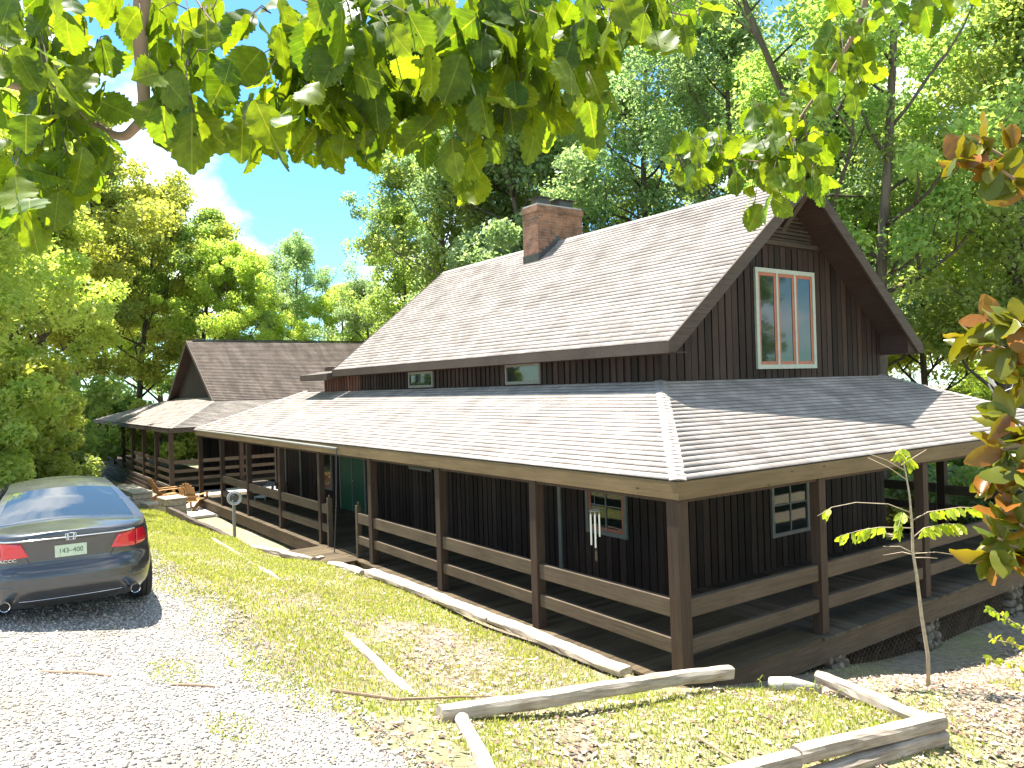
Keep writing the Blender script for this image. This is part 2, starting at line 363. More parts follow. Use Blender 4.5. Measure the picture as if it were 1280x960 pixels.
def weeds_d(x, y): return (np.clip(vnoise(x, y, 2.3, 7)-.45, 0, 1)*.12*(y > -7.5))+((np.hypot(x+.6, (y+6.0)*2.2) < .5) | (np.hypot(x-1.0, (y+5.9)*1.6) < .35))*.7+.0
blades('weed_tuft', 70000, (-8, 4, -7.5, -4.8), weeds_d, M['grass'], .02, .05, 'small green weeds growing through the gravel behind the car', 'weeds')
def litter(n):
    x = rng.uniform(-9, 7, n); y = rng.uniform(-5, 9, n)
    d = np.where((x > .5) & (x < 3.1) & (y < .5), .45-.3*vnoise(x, y, 2.1, 5), 0)
    d = np.where((x > 1.0) & (y > .5), .75-.2*vnoise(x, y, 1.6, 1), d); d = np.where(x > 3.1, .75-.4*vnoise(x, y, 1.6, 1), d)
    d = np.where((x < .6) & (y < -.8), .10+.5*np.exp(-((x+1.2)**2/2.5+(y+2.5)**2/.7)), d)
    k = rng.uniform(0, 1, n) < d; x, y = x[k], y[k]; n = len(x)
    l = rng.uniform(.012, .042, n); w = l*rng.uniform(.3, .6, n); a = rng.uniform(0, 2*PI, n); c, s = np.cos(a), np.sin(a); z = hgt(x, y)+rng.uniform(.004, .03, n)
    loc = np.array([(-1,0,.3),(-.2,-1,0),(-.2,1,.15),(.6,-.7,.1),(.6,.7,.3),(1.1,0,.2)])
    tl = rng.uniform(-.4, .5, (n, 6))*.4
    V = np.zeros((n, 6, 3)); lx = loc[:,0][None]*l[:,None]; ly = loc[:,1][None]*w[:,None]
    V[...,0] = x[:,None]+lx*c[:,None]-ly*s[:,None]; V[...,1] = y[:,None]+lx*s[:,None]+ly*c[:,None]; V[...,2] = z[:,None]+(loc[:,2]+tl)*l[:,None]
    F = np.array([(0,1,2),(1,3,2),(3,4,2),(3,5,4)]); F = (F[None]+np.arange(n)[:,None,None]*6).reshape(-1, 3)
    tag(npmesh('leaf_litter', V.reshape(-1, 3), F, M['litter']), 'dry brown and pale fallen leaves covering the soil near the porch', 'fallen leaves', kind='stuff')
litter(100000)

# ---------------------------------------------------------------- roof helper: sawtooth shingle courses
def roofplane(name, parent, A, B, C, D, mat, mat_under=None, lift=.013, row=.143, thick=.0):
    """A-B eave (left,right), D-C top (left,right); courses run parallel to the eave"""
    A, B, C, D = map(lambda p: np.array(p, float), (A, B, C, D))
    u = (B-A)/np.linalg.norm(B-A); nrm = np.cross(u, (C+D)/2-(A+B)/2); nrm /= np.linalg.norm(nrm)
    if nrm[2] < 0: nrm = -nrm
    vd = np.cross(nrm, u)
    if vd@((C+D)/2-(A+B)/2) < 0: vd = -vd
    L = vd@(D-A); n = max(1, int(round(L/row))); V = []; UV = []; F = []
    for k in range(n):
        t0, t1 = k/n, (k+1)/n
        segs = max(1, int(np.linalg.norm(B-A)/1.2))
        jl = [rng.uniform(-.004, .004) for _ in range(segs+1)]
        o = len(V)
        for s_ in range(segs+1):
            q = s_/segs
            b0 = A+(D-A)*t0; b1 = B+(C-B)*t0; c0 = A+(D-A)*t1; c1 = B+(C-B)*t1
            p0 = b0+(b1-b0)*q; p1 = c0+(c1-c0)*q
            V += [p0, p0+nrm*(lift+jl[s_]), p1+nrm*.003]
            UV += [((p0-A)@u, k*row+.002), ((p0-A)@u, k*row+.003), ((p1-A)@u, (k+1)*row-.002)]
        for s_ in range(segs):
            a = o+s_*3; F += [(a, a+3, a+4, a+1), (a+1, a+4, a+5, a+2)]
    return npmesh(name, V, F, mat, parent, False, UV)
def hipcap(name, parent, p, q, na, nb, mat, w=.15):
    """overlapping cap shingles along a hip or ridge from p (low) to q (high); na, nb: side directions lying in each roof plane"""
    p, q = Vector(p), Vector(q); L = (q-p).length; n = int(L/.143); d = (q-p).normalized(); na = Vector(na).normalized(); nb = Vector(nb).normalized()
    m = MB()
    for k in range(n+1):
        a = p+d*(k*.143-.02); b = a+d*.17
        up0 = Vector((0,0,.034)); up1 = Vector((0,0,.022))
        vs = [a+na*w+up0*.4, a+na*w*.5+up0*.8, a+up0*1.1, a+nb*w*.5+up0*.8, a+nb*w+up0*.4, b+na*w+up1*.3, b+na*w*.5+up1*.8, b+up1*1.1, b+nb*w*.5+up1*.8, b+nb*w+up1*.3,
              a+na*w, a+nb*w]
        m.add(vs, [(0,1,6,5),(1,2,7,6),(2,3,8,7),(3,4,9,8),(10,1,0),(10,2,1),(10,11,2),(11,3,2),(11,4,3)])
    o = m.build(name, mat, parent); me = o.data; l = me.uv_layers.new(name='UVMap')
    for lp in me.loops: co = me.vertices[lp.vertex_index].co; l.data[lp.index].uv = (.5, .07+.143*int((co-p).dot(d)/.143))
    return o
def boards(m, ax, fixed, a0, a1, zb, zt, out, step=.2, bw=.165, dep=.022):
    """raised vertical boards over a wall; ax 'x': wall runs in x at y=fixed; zb/zt may be functions"""
    n = int(abs(a1-a0)/step); lo = min(a0, a1)
    f = lambda v, a: v(a) if callable(v) else v
    for i in range(n+1):
        c = lo+i*step+.05; j = rng.uniform(-.012, .012); c0, c1 = c+j, min(c+bw+j, max(a0, a1))
        if c1-c0 < .02: continue
        d0 = fixed; d1 = fixed+out*(dep+rng.uniform(0, .006))
        P = [(c0, f(zb, c0)), (c1, f(zb, c1)), (c1, f(zt, c1)), (c0, f(zt, c0))]
        if min(P[2][1]-P[1][1], P[3][1]-P[0][1]) < .03: continue
        if ax == 'x': m.poly([(a, d0, z) for a, z in P], (0, d1-d0, 0))
        else: m.poly([(d0, a, z) for a, z in P], (d1-d0, 0, 0))

WX, WY, YB = -2.98, 2.85, 10.23       # wall planes of the main house
YR, ZR, ZE = 6.54, 7.98, 4.58; XL = -16.75; XF = -2.25; YE = 2.32
KP = (ZR-ZE)/(YR-YE)
ZJ, ZP = 3.90, 2.62; OV = .12
house = empty('wooden_house', (-12, 6.5, 0)); tag(house, 'large dark board sided house with steep grey shingle roof, chimney and wrap around porch', 'house')
house.location = (0,0,0)
# walls
def rooftop(y): return ZE+KP*(min(y, 2*YR-y)-YE)-.10
m = MB(); m.box((-20.6, WY, -.5), (WX-.1, WY+.12, 3.85)); m.box((-24, WY+.002, -.5), (-20.601, WY+.12, 2.6)); boards(m, 'x', WY, -24, WX-.02, 0, 2.75, -1)
m.build('front_wall', M['siding'], house)
m = MB(); m.box((-18.85, WY+.02, 3.7), (WX-.1, WY+.14, ZE-.15+.3)); boards(m, 'x', WY+.02, -15.9, WX-.02, 3.8, 4.62, -1, .2, .12, .03)
m.build('upper_front_wall', M['siding'], house)
m = MB(); m.box((-18.83, WY-.012, 3.7), (-15.9, WY+.015, 4.4)); boards(m, 'x', WY-.012, -18.8, -15.95, 3.8, 4.4, -1, .22, .12, .03)
m.build('upper_front_wall', M['siding_lit'], house)  # left end strip of the wall, its sunlit look painted in the material
m = MB(); m.poly([(WX-.12, WY, -.5), (WX-.12, YB, -.5), (WX-.12, YB, rooftop(YB)), (WX-.12, YR, rooftop(YR)), (WX-.12, WY, rooftop(WY))], (.12, 0, 0))
boards(m, 'y', WX, WY-.02, YB, 0, 2.75, 1, .2); boards(m, 'y', WX, WY-.02, YB-.02, 3.85, lambda y: min(rooftop(y)-.02, 6.62), 1, .2, .168, .028)
m.build('gable_wall', M['siding'], house)
m = MB(); m.box((-20.6, YB-.12, -.5), (WX-.12, YB, 3.85)); m.box((-18.8, YB-.12, 3.851), (WX-.12, YB, 4.6)); m.box((-24.0, WY+.12, -.5), (-23.88, YB-.12, 2.5))
m.poly([(-18.85, WY+.15, 3.9), (-18.85, YB-.13, 3.9), (-18.85, YB-.13, 4.6), (-18.85, WY+.15, 4.6)], (.12,0,0))
m.poly([(XL+.4, WY, 4.4), (XL+.4, YB, 4.4), (XL+.4, YR, rooftop(YR))], (.1,0,0))
m.build('back_wall', M['siding'], house)
# gable vent (louvres)
m = MB()
for k in range(11):
    z = 6.78+k*.085; hw = min((rooftop(YR)-z-.1)/KP, 1.02)
    if hw > .08: m.beam((WX+.025, YR-hw, z), (WX+.025, YR+hw, z), .03, .05, (-.6,0,1))
m.beam((WX+.03, YR-1.25, 6.70), (WX+.03, YR+1.25, 6.70), .06, .09)
m.build('gable_vent', M['trim'], house)
m = MB(); m.poly([(WX+.004, YR-1.0, 6.72), (WX+.004, YR+1.0, 6.72), (WX+.004, YR, 6.72+1.0*KP)], (.004,0,0)); m.build('gable_vent_backing', M['black'], house)
# knee brace / outrigger under the peak
m = MB(); m.beam((WX+.0, YR+.08, 7.05), (XF-.05, YR+.02, 7.72), .14, .14); m.beam((WX+.02, YR+.08, 6.95), (WX+.02, YR+.08, 7.6), .14, .06); m.build('roof_bracket', M['trim'], house, bevel=.01)
# main roof
TH = .16
def Zs(y): return ZE+KP*(y-YE)
roofplane('main_roof', house, (XL, YE, ZE), (XF, YE, ZE), (XF, YR, ZR), (XL, YR, ZR), M['roof'])
roofplane('main_roof', house, (XF, 2*YR-YE, ZE), (XL, 2*YR-YE, ZE), (XL, YR, ZR), (XF, YR, ZR), M['roof'])
m = MB(); e = .004
for sgn in (1, -1):
    y0, y1 = (YE, YR) if sgn == 1 else (2*YR-YE, YR)
    m.poly([(XL+.02, y0, ZE-e), (XL+.02, y1, ZR-e), (XL+.02, y1, ZR-TH), (XL+.02, y0, ZE-TH)], (XF-XL-.06, 0, 0))
m.build('roof_deck', M['soffit'], house)
hipcap('ridge_cap', house, (XL, YR, ZR+.0), (XF+.02, YR, ZR+.0), (0,-1,-KP), (0,1,-KP), M['cap'], .15)
# rakes and eave fascia
m = MB()
for x in (XF, XL-.04):
    for sgn in (1, -1):
        yy = lambda y: y if sgn == 1 else 2*YR-y
        m = MB(); m.poly([(x-.02, yy(YE-.03), ZE+.0), (x-.02, YR, ZR+.02), (x-.02, YR, ZR-.26), (x-.02, yy(YE+.18), ZE-.17), (x-.02, yy(YE-.03), ZE-.20)], (.045, 0, 0)); m.build('rake_board', M['trim'], house)
m = MB(); m.box((XL, YE-.03, ZE-.20), (XF-.022, YE+.012, ZE-.006)); m.build('eave_fascia', M['trim'], house); m = MB(); m.box((XL, 2*YR-YE-.012, ZE-.20), (XF-.022, 2*YR-YE+.03, ZE-.006))
m.build('eave_fascia', M['trim'], house)
m = MB(); m.box((XL+.05, YE+.014, ZE-.198), (XF-.06, WY+.02, ZE-.17)); m.build('soffit', M['soffit'], house); m = MB(); m.box((XL+.05, YB+.001, ZE-.198), (XF-.06, 2*YR-YE-.014, ZE-.17)); m.build('soffit', M['soffit'], house)
# box closing the end of the eave on the far side (boarded eave return)
m = MB(); m.poly([(WX-.02, YB+.0, ZE-.165), (WX-.02, 2*YR-YE-.02, ZE-.165), (WX-.02, YB, rooftop(YB)-.03)], (XF-WX-.02,0,0)); m.build('eave_return', M['soffit'], house)
# low roof extension on the left of the main roof
roofplane('low_roof', house, (-19.3, 2.15, 4.47), (-16.9, 2.15, 4.47), (-16.9, 6.6, 5.2), (-19.3, 6.6, 5.2), M['roof'])
m = MB(); m.poly([(-19.3, 2.15, 4.465), (-19.3, 6.6, 5.195), (-19.3, 6.6, 5.0), (-19.3, 2.15, 4.27)], (2.4,0,0)); m.build('low_roof_fascia', M['trim'], house)
# porch roof
E0, XE = -OV, OV; YF = 2*YR+OV; XW = -24.55
eaveFR, eaveFL = (XE, E0, ZP), (XW, E0, ZP)
jFR, jFL = (WX, WY, ZJ), (-20.9, WY, ZJ)
roofplane('porch_roof', house, eaveFL, eaveFR, jFR, jFL, M['roof'])
roofplane('porch_roof', house, eaveFR, (XE, YF, ZP), (WX, YB, ZJ), jFR, M['roof'])
roofplane('porch_roof', house, (XE, YF, ZP), (XW, YF, ZP), (-20.9, YB, ZJ), (WX, YB, ZJ), M['roof'])
roofplane('porch_roof', house, (XW, YF, ZP), eaveFL, jFL, (-20.9, YB, ZJ), M['roof'])
def slab(a, b, c, d, t0, t1):
    m.add([Vector(p)-Vector((0,0,t0)) for p in (a,b,c,d)]+[Vector(p)-Vector((0,0,t1)) for p in (a,b,c,d)], [(0,1,2,3),(4,7,6,5),(0,4,5,1),(1,5,6,2),(2,6,7,3),(3,7,4,0)])
m = MB(); g = .03
slab((XW+g,E0+g,ZP), (XE-g,E0+g,ZP), jFR, jFL, .008, .06); slab((XE-g,E0+g,ZP), (XE-g,YF-g,ZP), (WX,YB,ZJ), jFR, .009, .061)
slab((XE-g,YF-g,ZP), (XW+g,YF-g,ZP), (-20.9,YB,ZJ), (WX,YB,ZJ), .010, .062); slab((XW+g,YF-g,ZP), (XW+g,E0+g,ZP), jFL, (-20.9,YB,ZJ), .011, .063)
m.build('porch_roof_deck', M['soffit'], house)
m = MB(); 
for k in range(1, 39): 
    x = -.35-k*.61
    if x < -20.5: break
    if x > WX: continue
    m.beam((x, E0+.05, ZP-.16), (x, WY-.03, ZJ-.16), .045, .16)
m.build('rafters', M['soffit'], house)
a_ = Vector(eaveFR); b_ = Vector(jFR)
hipcap('hip_cap', house, a_, b_, (-1,0,0.0), (0,1,0), M['cap'], .16)
hipcap('hip_cap', house, (XE,YF,ZP), (WX,YB,ZJ), (-1,0,0), (0,-1,0), M['cap'], .19)
hipcap('hip_cap', house, eaveFL, jFL, (1,0,0), (0,1,0), M['cap'], .17)
m = MB(); m.box((XW, E0, ZP-.245), (XE-.045, E0+.045, ZP-.012)); m.build('porch_fascia', M['fascia'], house, bevel=.004); m = MB(); m.box((XW, YF-.045, ZP-.245), (XE-.045, YF, ZP-.012)); m.build('porch_fascia', M['fascia'], house, bevel=.004)
m = MB(); m.box((XE-.045, E0, ZP-.246), (XE, YF, ZP-.013)); m.build('porch_fascia', M['fascia_y'], house, bevel=.004); m = MB(); m.box((XW-.03, E0+.046, ZP-.246), (XW, YF-.046, ZP-.013)); m.build('porch_fascia', M['fascia_y'], house, bevel=.004)
# posts
PW = .10
posts = [(-3.05*i, 0) for i in range(9)]+[(0, 3.08), (0, 6.16), (0, 9.24), (0, 2*YR), (-3.0, 2*YR), (-6, 2*YR), (-9, 2*YR), (-24.4, 3.0)]
pm = MB().box((-PW, -PW, 0), (PW, PW, ZP-.20)); first = None
for x, y in posts:
    w = (-.0 if y else 0)
    if first is None: first = pm.build('porch_post', M['post'], house, bevel=.008, loc=(x-.02, y+.02, 0)); p_ = first
    else: p_ = first.copy(); COL.objects.link(p_); p_.parent = house
    p_.location = (x-.02 if y == 0 or x == 0 else x, y+.02 if y == 0 else y, .004); p_.rotation_euler = (rng.uniform(-.006,.006), rng.uniform(-.006,.006), 0 if x else 0)
    if x == 0 and y in (3.08, 6.16, 9.24) or (y == 0 and x < -1): p_.scale = (.85, .85, 1) if x > -10 else (.74, .74, 1)
# porch beam behind fascia
m = MB(); m.box((XW+.1, -.04, ZP-.30), (-.1, .09, ZP-.10)); m.build('porch_beam', M['post'], house)
m = MB(); m.box((-.09, .1, ZP-.30), (.04, 2*YR-.1, ZP-.10)); m.build('porch_beam', M['post'], house)
# rails
def railing(p, q, mat, z0=0):
    p, q = Vector((*p, z0)), Vector((*q, z0)); j = lambda: rng.uniform(-.015, .015)
    m = MB(); m.beam(p+Vector((0,0,.93+j())), q+Vector((0,0,.93+j())), .10, .24); m.build('upper_rail', mat, house, bevel=.012)
    m = MB(); m.beam(p+Vector((0,0,.44+j())), q+Vector((0,0,.44+j())), .10, .20); m.build('lower_rail', mat, house, bevel=.012)
for i in range(7):
    x0, x1 = -3.05*i-.12, -3.05*(i+1)+.07
    if i == 3: railing((x0, .02), (-9.98, .02), M['rail_x']); railing((-11.72, .02), (x1, .02), M['rail_x'])
    else: railing((x0, .02), (x1, .02), M['rail_x'])
m = MB()
m.build
for gx in (-9.98, -11.72):
    m = MB(); m.box((gx-.05, -.04, .004), (gx+.05, .08, 1.22)); m.tube([(gx, .02, 1.22), (gx, .02, 1.27), (gx, .02, 1.31)], [.02, .035, .012], 8); m.build('gate_post', M['rail_x'], house, bevel=.005)
ys_ = [0, 3.08, 6.16, 9.24, 2*YR]
for i in range(4): railing((-.02, ys_[i]+.12), (-.02, ys_[i+1]-.1), M['rail_y'])
for i in range(4): railing((-3.05*i-.12, 2*YR), (-3.05*(i+1)+.07, 2*YR), M['rail_x'])
# deck
m = MB(); x = .13
while x > -24.6:
    if x < -3.2+.0 or True: m.box((x-.135, -.17, -.038), (x, (WY+.02) if x < 1 else 0, rng.uniform(-.002, .002)))
    x -= .142
m.build('deck_boards', M['deck_y'], house)
m = MB(); y = WY+.03
while y < 2*YR+.2:
    m.box((WX+.0, y, -.038), (.16, y+.135, rng.uniform(-.002, .002))); y += .142
m.build('deck_boards', M['deck_x'], house)
m = MB(); m.box((-24.6, -.11, -.36), (.06, -.07, -.042)); m.build('deck_fascia', M['rail_x'], house)
m = MB(); m.box((.065, -.11, -.40), (.105, 2*YR+.1, -.042)); m.build('deck_fascia', M['rail_y'], house)
# lattice skirt
m = MB(); z0, z1 = -1.35, -.40; s_ = .13
y = .2-1.0
while y < 2*YR:
    for dz in (1, -1):
        ya, yb = y, y+(z1-z0); za, zb = (z0, z1) if dz == 1 else (z1, z0)
        if ya > .1 and yb < 2*YR: m.beam((-.06 if dz == 1 else -.075, ya, za), (-.06 if dz == 1 else -.075, yb, zb), .012, .035, (1,0,0))
    y += s_
m.build('lattice_skirt', M['rail_y'], house)
for y in (.25, 3.3, 6.2, 9.5, 12.9):
    m = MB(); bm = bmesh.new(); bmesh.ops.create_icosphere(bm, subdivisions=2, radius=1)
    for k in range(7):
        for j in range(3):
            q = Vector((-.02+rng.uniform(-.03,.03), y+(j-1+(.5 if k % 2 else 0))*.17+rng.uniform(-.02,.02), -1.3+k*.15)); ph = rng.uniform(0, 9, 3); sc = rng.uniform(.8, 1.2, 3)
            vs = []
            for v in bm.verts:
                c = Vector([math.copysign(abs(t_)**.6, t_) for t_ in v.co]); n_ = 1+.16*math.sin(c.x*3+ph[0])*math.cos(c.y*4+ph[1])+.08*math.sin(c.z*7+ph[2]); vs.append(Vector((c.x*.12*sc[0], c.y*.085*sc[1], c.z*.075*sc[2]))*n_+q)
            m.add(vs, [tuple(v.index for v in f.verts) for f in bm.faces])
    bm.free(); m.build('stone_pier', M['stone'], house)
m = MB(); m.box((-3, .3, -1.3), (-.35, 13, -.3)); m.build('underdeck_void', M['black'], house)  # black block filling the void under the side deck, behind the lattice

# windows
def window(parent, ax, fixed, out, a0, a1, z0, z1, fm, sashes=1, sm=None, fw=.09, muntin=False):
    """framed window on a wall; frame is the part, sashes and panes are its pieces"""
    def P(a, d, z): return (a, fixed+out*d, z) if ax == 'x' else (fixed+out*d, a, z)
    m = MB()
    for b0, b1, c0, c1 in ((a0-fw, a1+fw, z0-fw, z0), (a0-fw, a1+fw, z1, z1+fw), (a0-fw, a0, z0, z1), (a1, a1+fw, z0, z1)): m.box(P(b0, .0, c0), P(b1, .055, c1))
    f = m.build('window', fm, parent, bevel=.004)
    w = (a1-a0)/sashes
    for k in range(sashes):
        s0, s1 = a0+k*w, a0+(k+1)*w
        if k: mm = MB(); mm.box(P(s0-.03, .01, z0), P(s0+.03, .05, z1)); mm.build('mullion', fm, f)
        if sm:
            q = .065; mm = MB(); e0, e1 = s0+(.03 if k else 0), s1-(.03 if k < sashes-1 else 0)
            for b0, b1, c0, c1 in ((e0, e1, z0, z0+q), (e0, e1, z1-q, z1), (e0, e0+q, z0+q, z1-q), (e1-q, e1, z0+q, z1-q)): mm.box(P(b0, .008, c0), P(b1, .036, c1))
            mm.build('sash', sm, f, bevel=.003)
        mm = MB(); mm.box(P(s0+.001, .006, z0+.001), P(s1-.001, .024, z1-.001)); mm.build('pane', M['glass'], f)
    if muntin:
        mm = MB(); mm.box(P((a0+a1)/2-.015, .024, z0), P((a0+a1)/2+.015, .04, z1)); mm.box(P(a0, .024, (z0+z1)/2-.012), P(a1, .034, (z0+z1)/2+.012)); mm.build('muntin', fm, f)
    return f
window(house, 'y', WX+.03, 1, 5.66, 7.50, 4.18, 6.06, M['frame_pale'], 3, M['frame_red'])['label'] = 'triple casement window with pale frame and red sashes'
window(house, 'x', WY-.01, -1, -7.74, -6.56, 4.0, 4.33, M['frame_dim'], 1, None, .07)
window(house, 'x', WY-.01, -1, -12.5, -11.25, 4.0, 4.30, M['frame_dim'], 1, None, .07)
window(house, 'x', WY-.02, -1, -5.0, -3.98, .98, 1.98, M['frame_dim'], 1, M['frame_red'], .08, True)
window(house, 'x', WY-.02, -1, -12.6, -11.5, 1.72, 2.2, M['frame_dim'], 1, None, .07)
window(house, 'x', WY-.02, -1, -19.4, -18.35, .6, 1.9, M['frame_dim'], 1, M['frame_red'], .08)
window(house, 'y', WX+.02, 1, 5.98, 7.1, .72, 1.85, M['frame_dim'], 1, None, .08, True)
m = MB(); m.box((-17.55, WY-.045, .0), (-15.7, WY-.028, 2.3)); dr = m.build('door', M['green'], house); dr['label'] = 'green painted double door'
m = MB(); m.box((-16.64, WY-.06, .0), (-16.6, WY-.046, 2.3)); m.box((-17.63, WY-.06, 0), (-17.56, WY-.0, 2.35)); m.box((-15.69, WY-.06, 0), (-15.62, WY, 2.35)); m.build('door_frame', M['frame_dim'], dr)
m = MB(); m.tube([(-16.52, WY-.09, 1.0), (-16.52, WY-.05, 1.0)], .03, 10); m.build('handle', M['metal'], dr)
for x in (-21.3, -22.9, -6.9, -5.95):
    m = MB(); m.box((x-.05, WY-.06, 0), (x+.05, WY-.02, 2.7)); m.build('wall_trim', M['frame_dim'], house)
# chimney
m = MB(); m.box((-11.0, 5.80, 6.8), (-10.30, 7.45, 8.98)); m.box((-11.03, 5.77, 8.80), (-10.27, 7.48, 8.94))
ch = m.build('chimney', M['brick'], house)
m = MB(); m.box((-10.99, 5.81, 8.981), (-10.31, 7.44, 9.02)); m.build('chimney_crown', M['concrete'], ch)
for yc, w in ((6.2, .26), (6.98, .36)):
    m = MB(); m.box((-10.65-.2, yc-w*.7, 9.021), (-10.65+.2, yc+w*.7, 9.24)); m.add([(-10.65-.3, yc-w*1.1, 9.24), (-10.65+.3, yc-w*1.1, 9.24), (-10.65+.3, yc+w*1.1, 9.24), (-10.65-.3, yc+w*1.1, 9.24), (-10.65, yc-.05, 9.33), (-10.65, yc+.05, 9.33)], [(0,1,4),(1,2,5,4),(2,3,5),(3,0,4,5),(0,3,2,1)])
    m.build('chimney_cap', M['metal_dark'], ch)
m = MB()
for k in range(6):
    y0 = 5.80+k*.13; z_ = Zs(y0)
    m.box((-10.299, y0, z_-.1), (-10.285, y0+.131, z_+.24))
m.box((-11.01, 5.785, Zs(5.8)-.1), (-10.285, 5.799, Zs(5.8)+.22)); m.build('chimney_flashing', M['metal_dark'], ch)
# gutter with thin downpipe
m = MB(); A, B = (-10.7, E0-.06, ZP-.10), (-24.4, E0-.06, ZP-.03); m.tube([A, (-14, E0-.06, ZP-.08), (-19, E0-.06, ZP-.05), B], .035, 8); m.build('gutter', M['frame_dim'], house, True)
m = MB(); m.tube([(-10.7, E0-.06, ZP-.12), (-10.70, E0-.10, 1.2), (-10.70, -.3, 0.05)], .014, 6); m.build('downpipe', M['metal_dark'], house)

# ---------------------------------------------------------------- second house
lodge = empty('wooden_house', (0,0,0)); tag(lodge, 'smaller dark house with a brown weathered gable roof and its own porch, beyond the patio', 'house')
X2, XB2 = -32.35, -41.4; XR2 = (X2+XB2)/2; ZR2 = 6.83
m = MB(); m.poly([(X2, WY, 2.6), (XB2, WY, 2.6), (XB2, WY, 3.6), (XR2, WY, 6.6), (X2, WY, 3.6)], (0, .12, 0)); m.box((-36.6, WY, -.6), (X2, WY+.12, 2.599)); boards(m, 'x', WY, -36.6, X2, 0, 2.7, -1, .25, .16)
m.build('gable_wall', M['siding'], lodge)
m = MB(); m.box((X2-.12, WY+.12, -.6), (X2, 18, 3.8)); boards(m, 'y', X2, WY+.1, 12, 0, 2.7, 1, .25, .16); m.box((-36.6, WY+.12, -.6), (-36.48, 18, 2.6)); m.box((XB2, WY+.12, 2.5), (XB2+.12, 18, 3.8)); m.build('side_wall', M['siding'], lodge)
for q_ in range(3): rail2_ = [MB().beam((-41.2, 5+q_*.001, z_), (-36.7, 5+q_*.001, z_), .07, .14).build('rail', M['trim'], lodge) for z_ in ((.35,.7,1.05)[q_],)]
for x_ in (-41.3, -39): MB().box((x_-.08, 4.92, -.2), (x_+.08, 5.08, 2.6)).build('porch_post', M['trim'], lodge)
KY = (ZR2-3.62)/(X2+.45-XR2)
roofplane('main_roof', lodge, (X2+.45, 18, 3.62), (X2+.45, WY-.4, 3.62), (XR2, WY-.4, ZR2), (XR2, 18, ZR2), M['roof_old'])
roofplane('main_roof', lodge, (XB2-.45, WY-.4, 3.62), (XB2-.45, 18, 3.62), (XR2, 18, ZR2), (XR2, WY-.4, ZR2), M['roof_old'])
m = MB()
for x in (X2+.45, XB2-.45): m.poly([(x, WY-.38, 3.61), (XR2, WY-.38, ZR2-.01), (XR2, WY-.38, ZR2-.17), (x, WY-.38, 3.45)], (0, 20.3-WY, 0))
m.build('roof_deck', M['soffit'], lodge)
m = MB()
for x in (X2+.45, XB2-.45): m.poly([(x, WY-.42, 3.64), (XR2, WY-.42, ZR2+.02), (XR2, WY-.42, ZR2-.2), (x, WY-.42, 3.42)], (0, .035, 0))
m.build('rake_board', M['trim'], lodge)
m = MB(); m.box((XR2-.08, WY-.1, ZR2+.02), (XR2+.08, 18, ZR2+.09)); m.build('ridge_vent', M['metal_dark'], lodge)
EX2, EL2 = -29.25, -52.2
zj = 3.78
roofplane('porch_roof', lodge, (EL2, E0, 2.5), (EX2, E0, 2.5), (X2, WY-.02, zj), (-41.6, WY-.02, zj), M['roof'])
roofplane('porch_roof', lodge, (EX2, E0, 2.5), (EX2, 18, 2.5), (X2+.02, 18, zj), (X2+.02, WY, zj), M['roof'])
m = MB()
slab((EL2+.02,E0+.02,2.5), (EX2-.02,E0+.02,2.5), (X2,WY,zj), (-41.6,WY,zj), .008, .06); slab((EX2-.02,E0+.02,2.5), (EX2-.02,18,2.5), (X2,18,zj), (X2,WY,zj), .01, .062)
m.build('porch_roof_deck', M['soffit'], lodge)
hipcap('hip_cap', lodge, (EX2, E0, 2.5), (X2, WY, zj), (-1,0,0), (0,1,0), M['cap'], .17)
m = MB(); m.box((EL2, E0, 2.30), (EX2-.05, E0+.04, 2.49)); m.build('porch_fascia', M['trim'], lodge); m = MB(); m.box((EX2-.045, E0, 2.30), (EX2, 18, 2.488)); m.build('porch_fascia', M['trim'], lodge)
pm = MB().box((-.09, -.09, 0), (.09, .09, 2.4)); f2 = None
for x, y in [(-29.4-3*i, 0) for i in range(8)]+[(-29.4, 3*i) for i in range(1, 6)]:
    if f2 is None: f2 = pm.build('porch_post', M['post'], lodge, loc=(x, y, 0))
    else: c = f2.copy(); COL.objects.link(c); c.parent = lodge; c.location = (x, y, 0)
def rail2(p, q, mat, par, zs=((1.0, .16), (.6, .14), (.25, .14))):
    for z, h in zs: MB().beam((*p, z), (*q, z), .07, h).build('rail', mat, par)
for i in range(7): rail2((-29.5-3*i, 0), (-32.3-3*i, 0), M['post'], lodge)
for i in range(5): rail2((-29.4, 3*i+.1), (-29.4, 3*i+2.9), M['rail_y'], lodge)
m = MB(); m.box((-51.5, -.1, -.12), (-29.25, WY, -.01)); m.box((X2, WY+.001, -.12), (-29.25, 16, -.01)); m.build('deck_boards', M['deck_x'], lodge)
m = MB()
for k in range(7): m.box((-46.4, -.16-k*.06, -.2-k*.16), (-29.6, -.12-k*.06, -.06-k*.16))
m.build('deck_skirt', M['siding'], lodge)
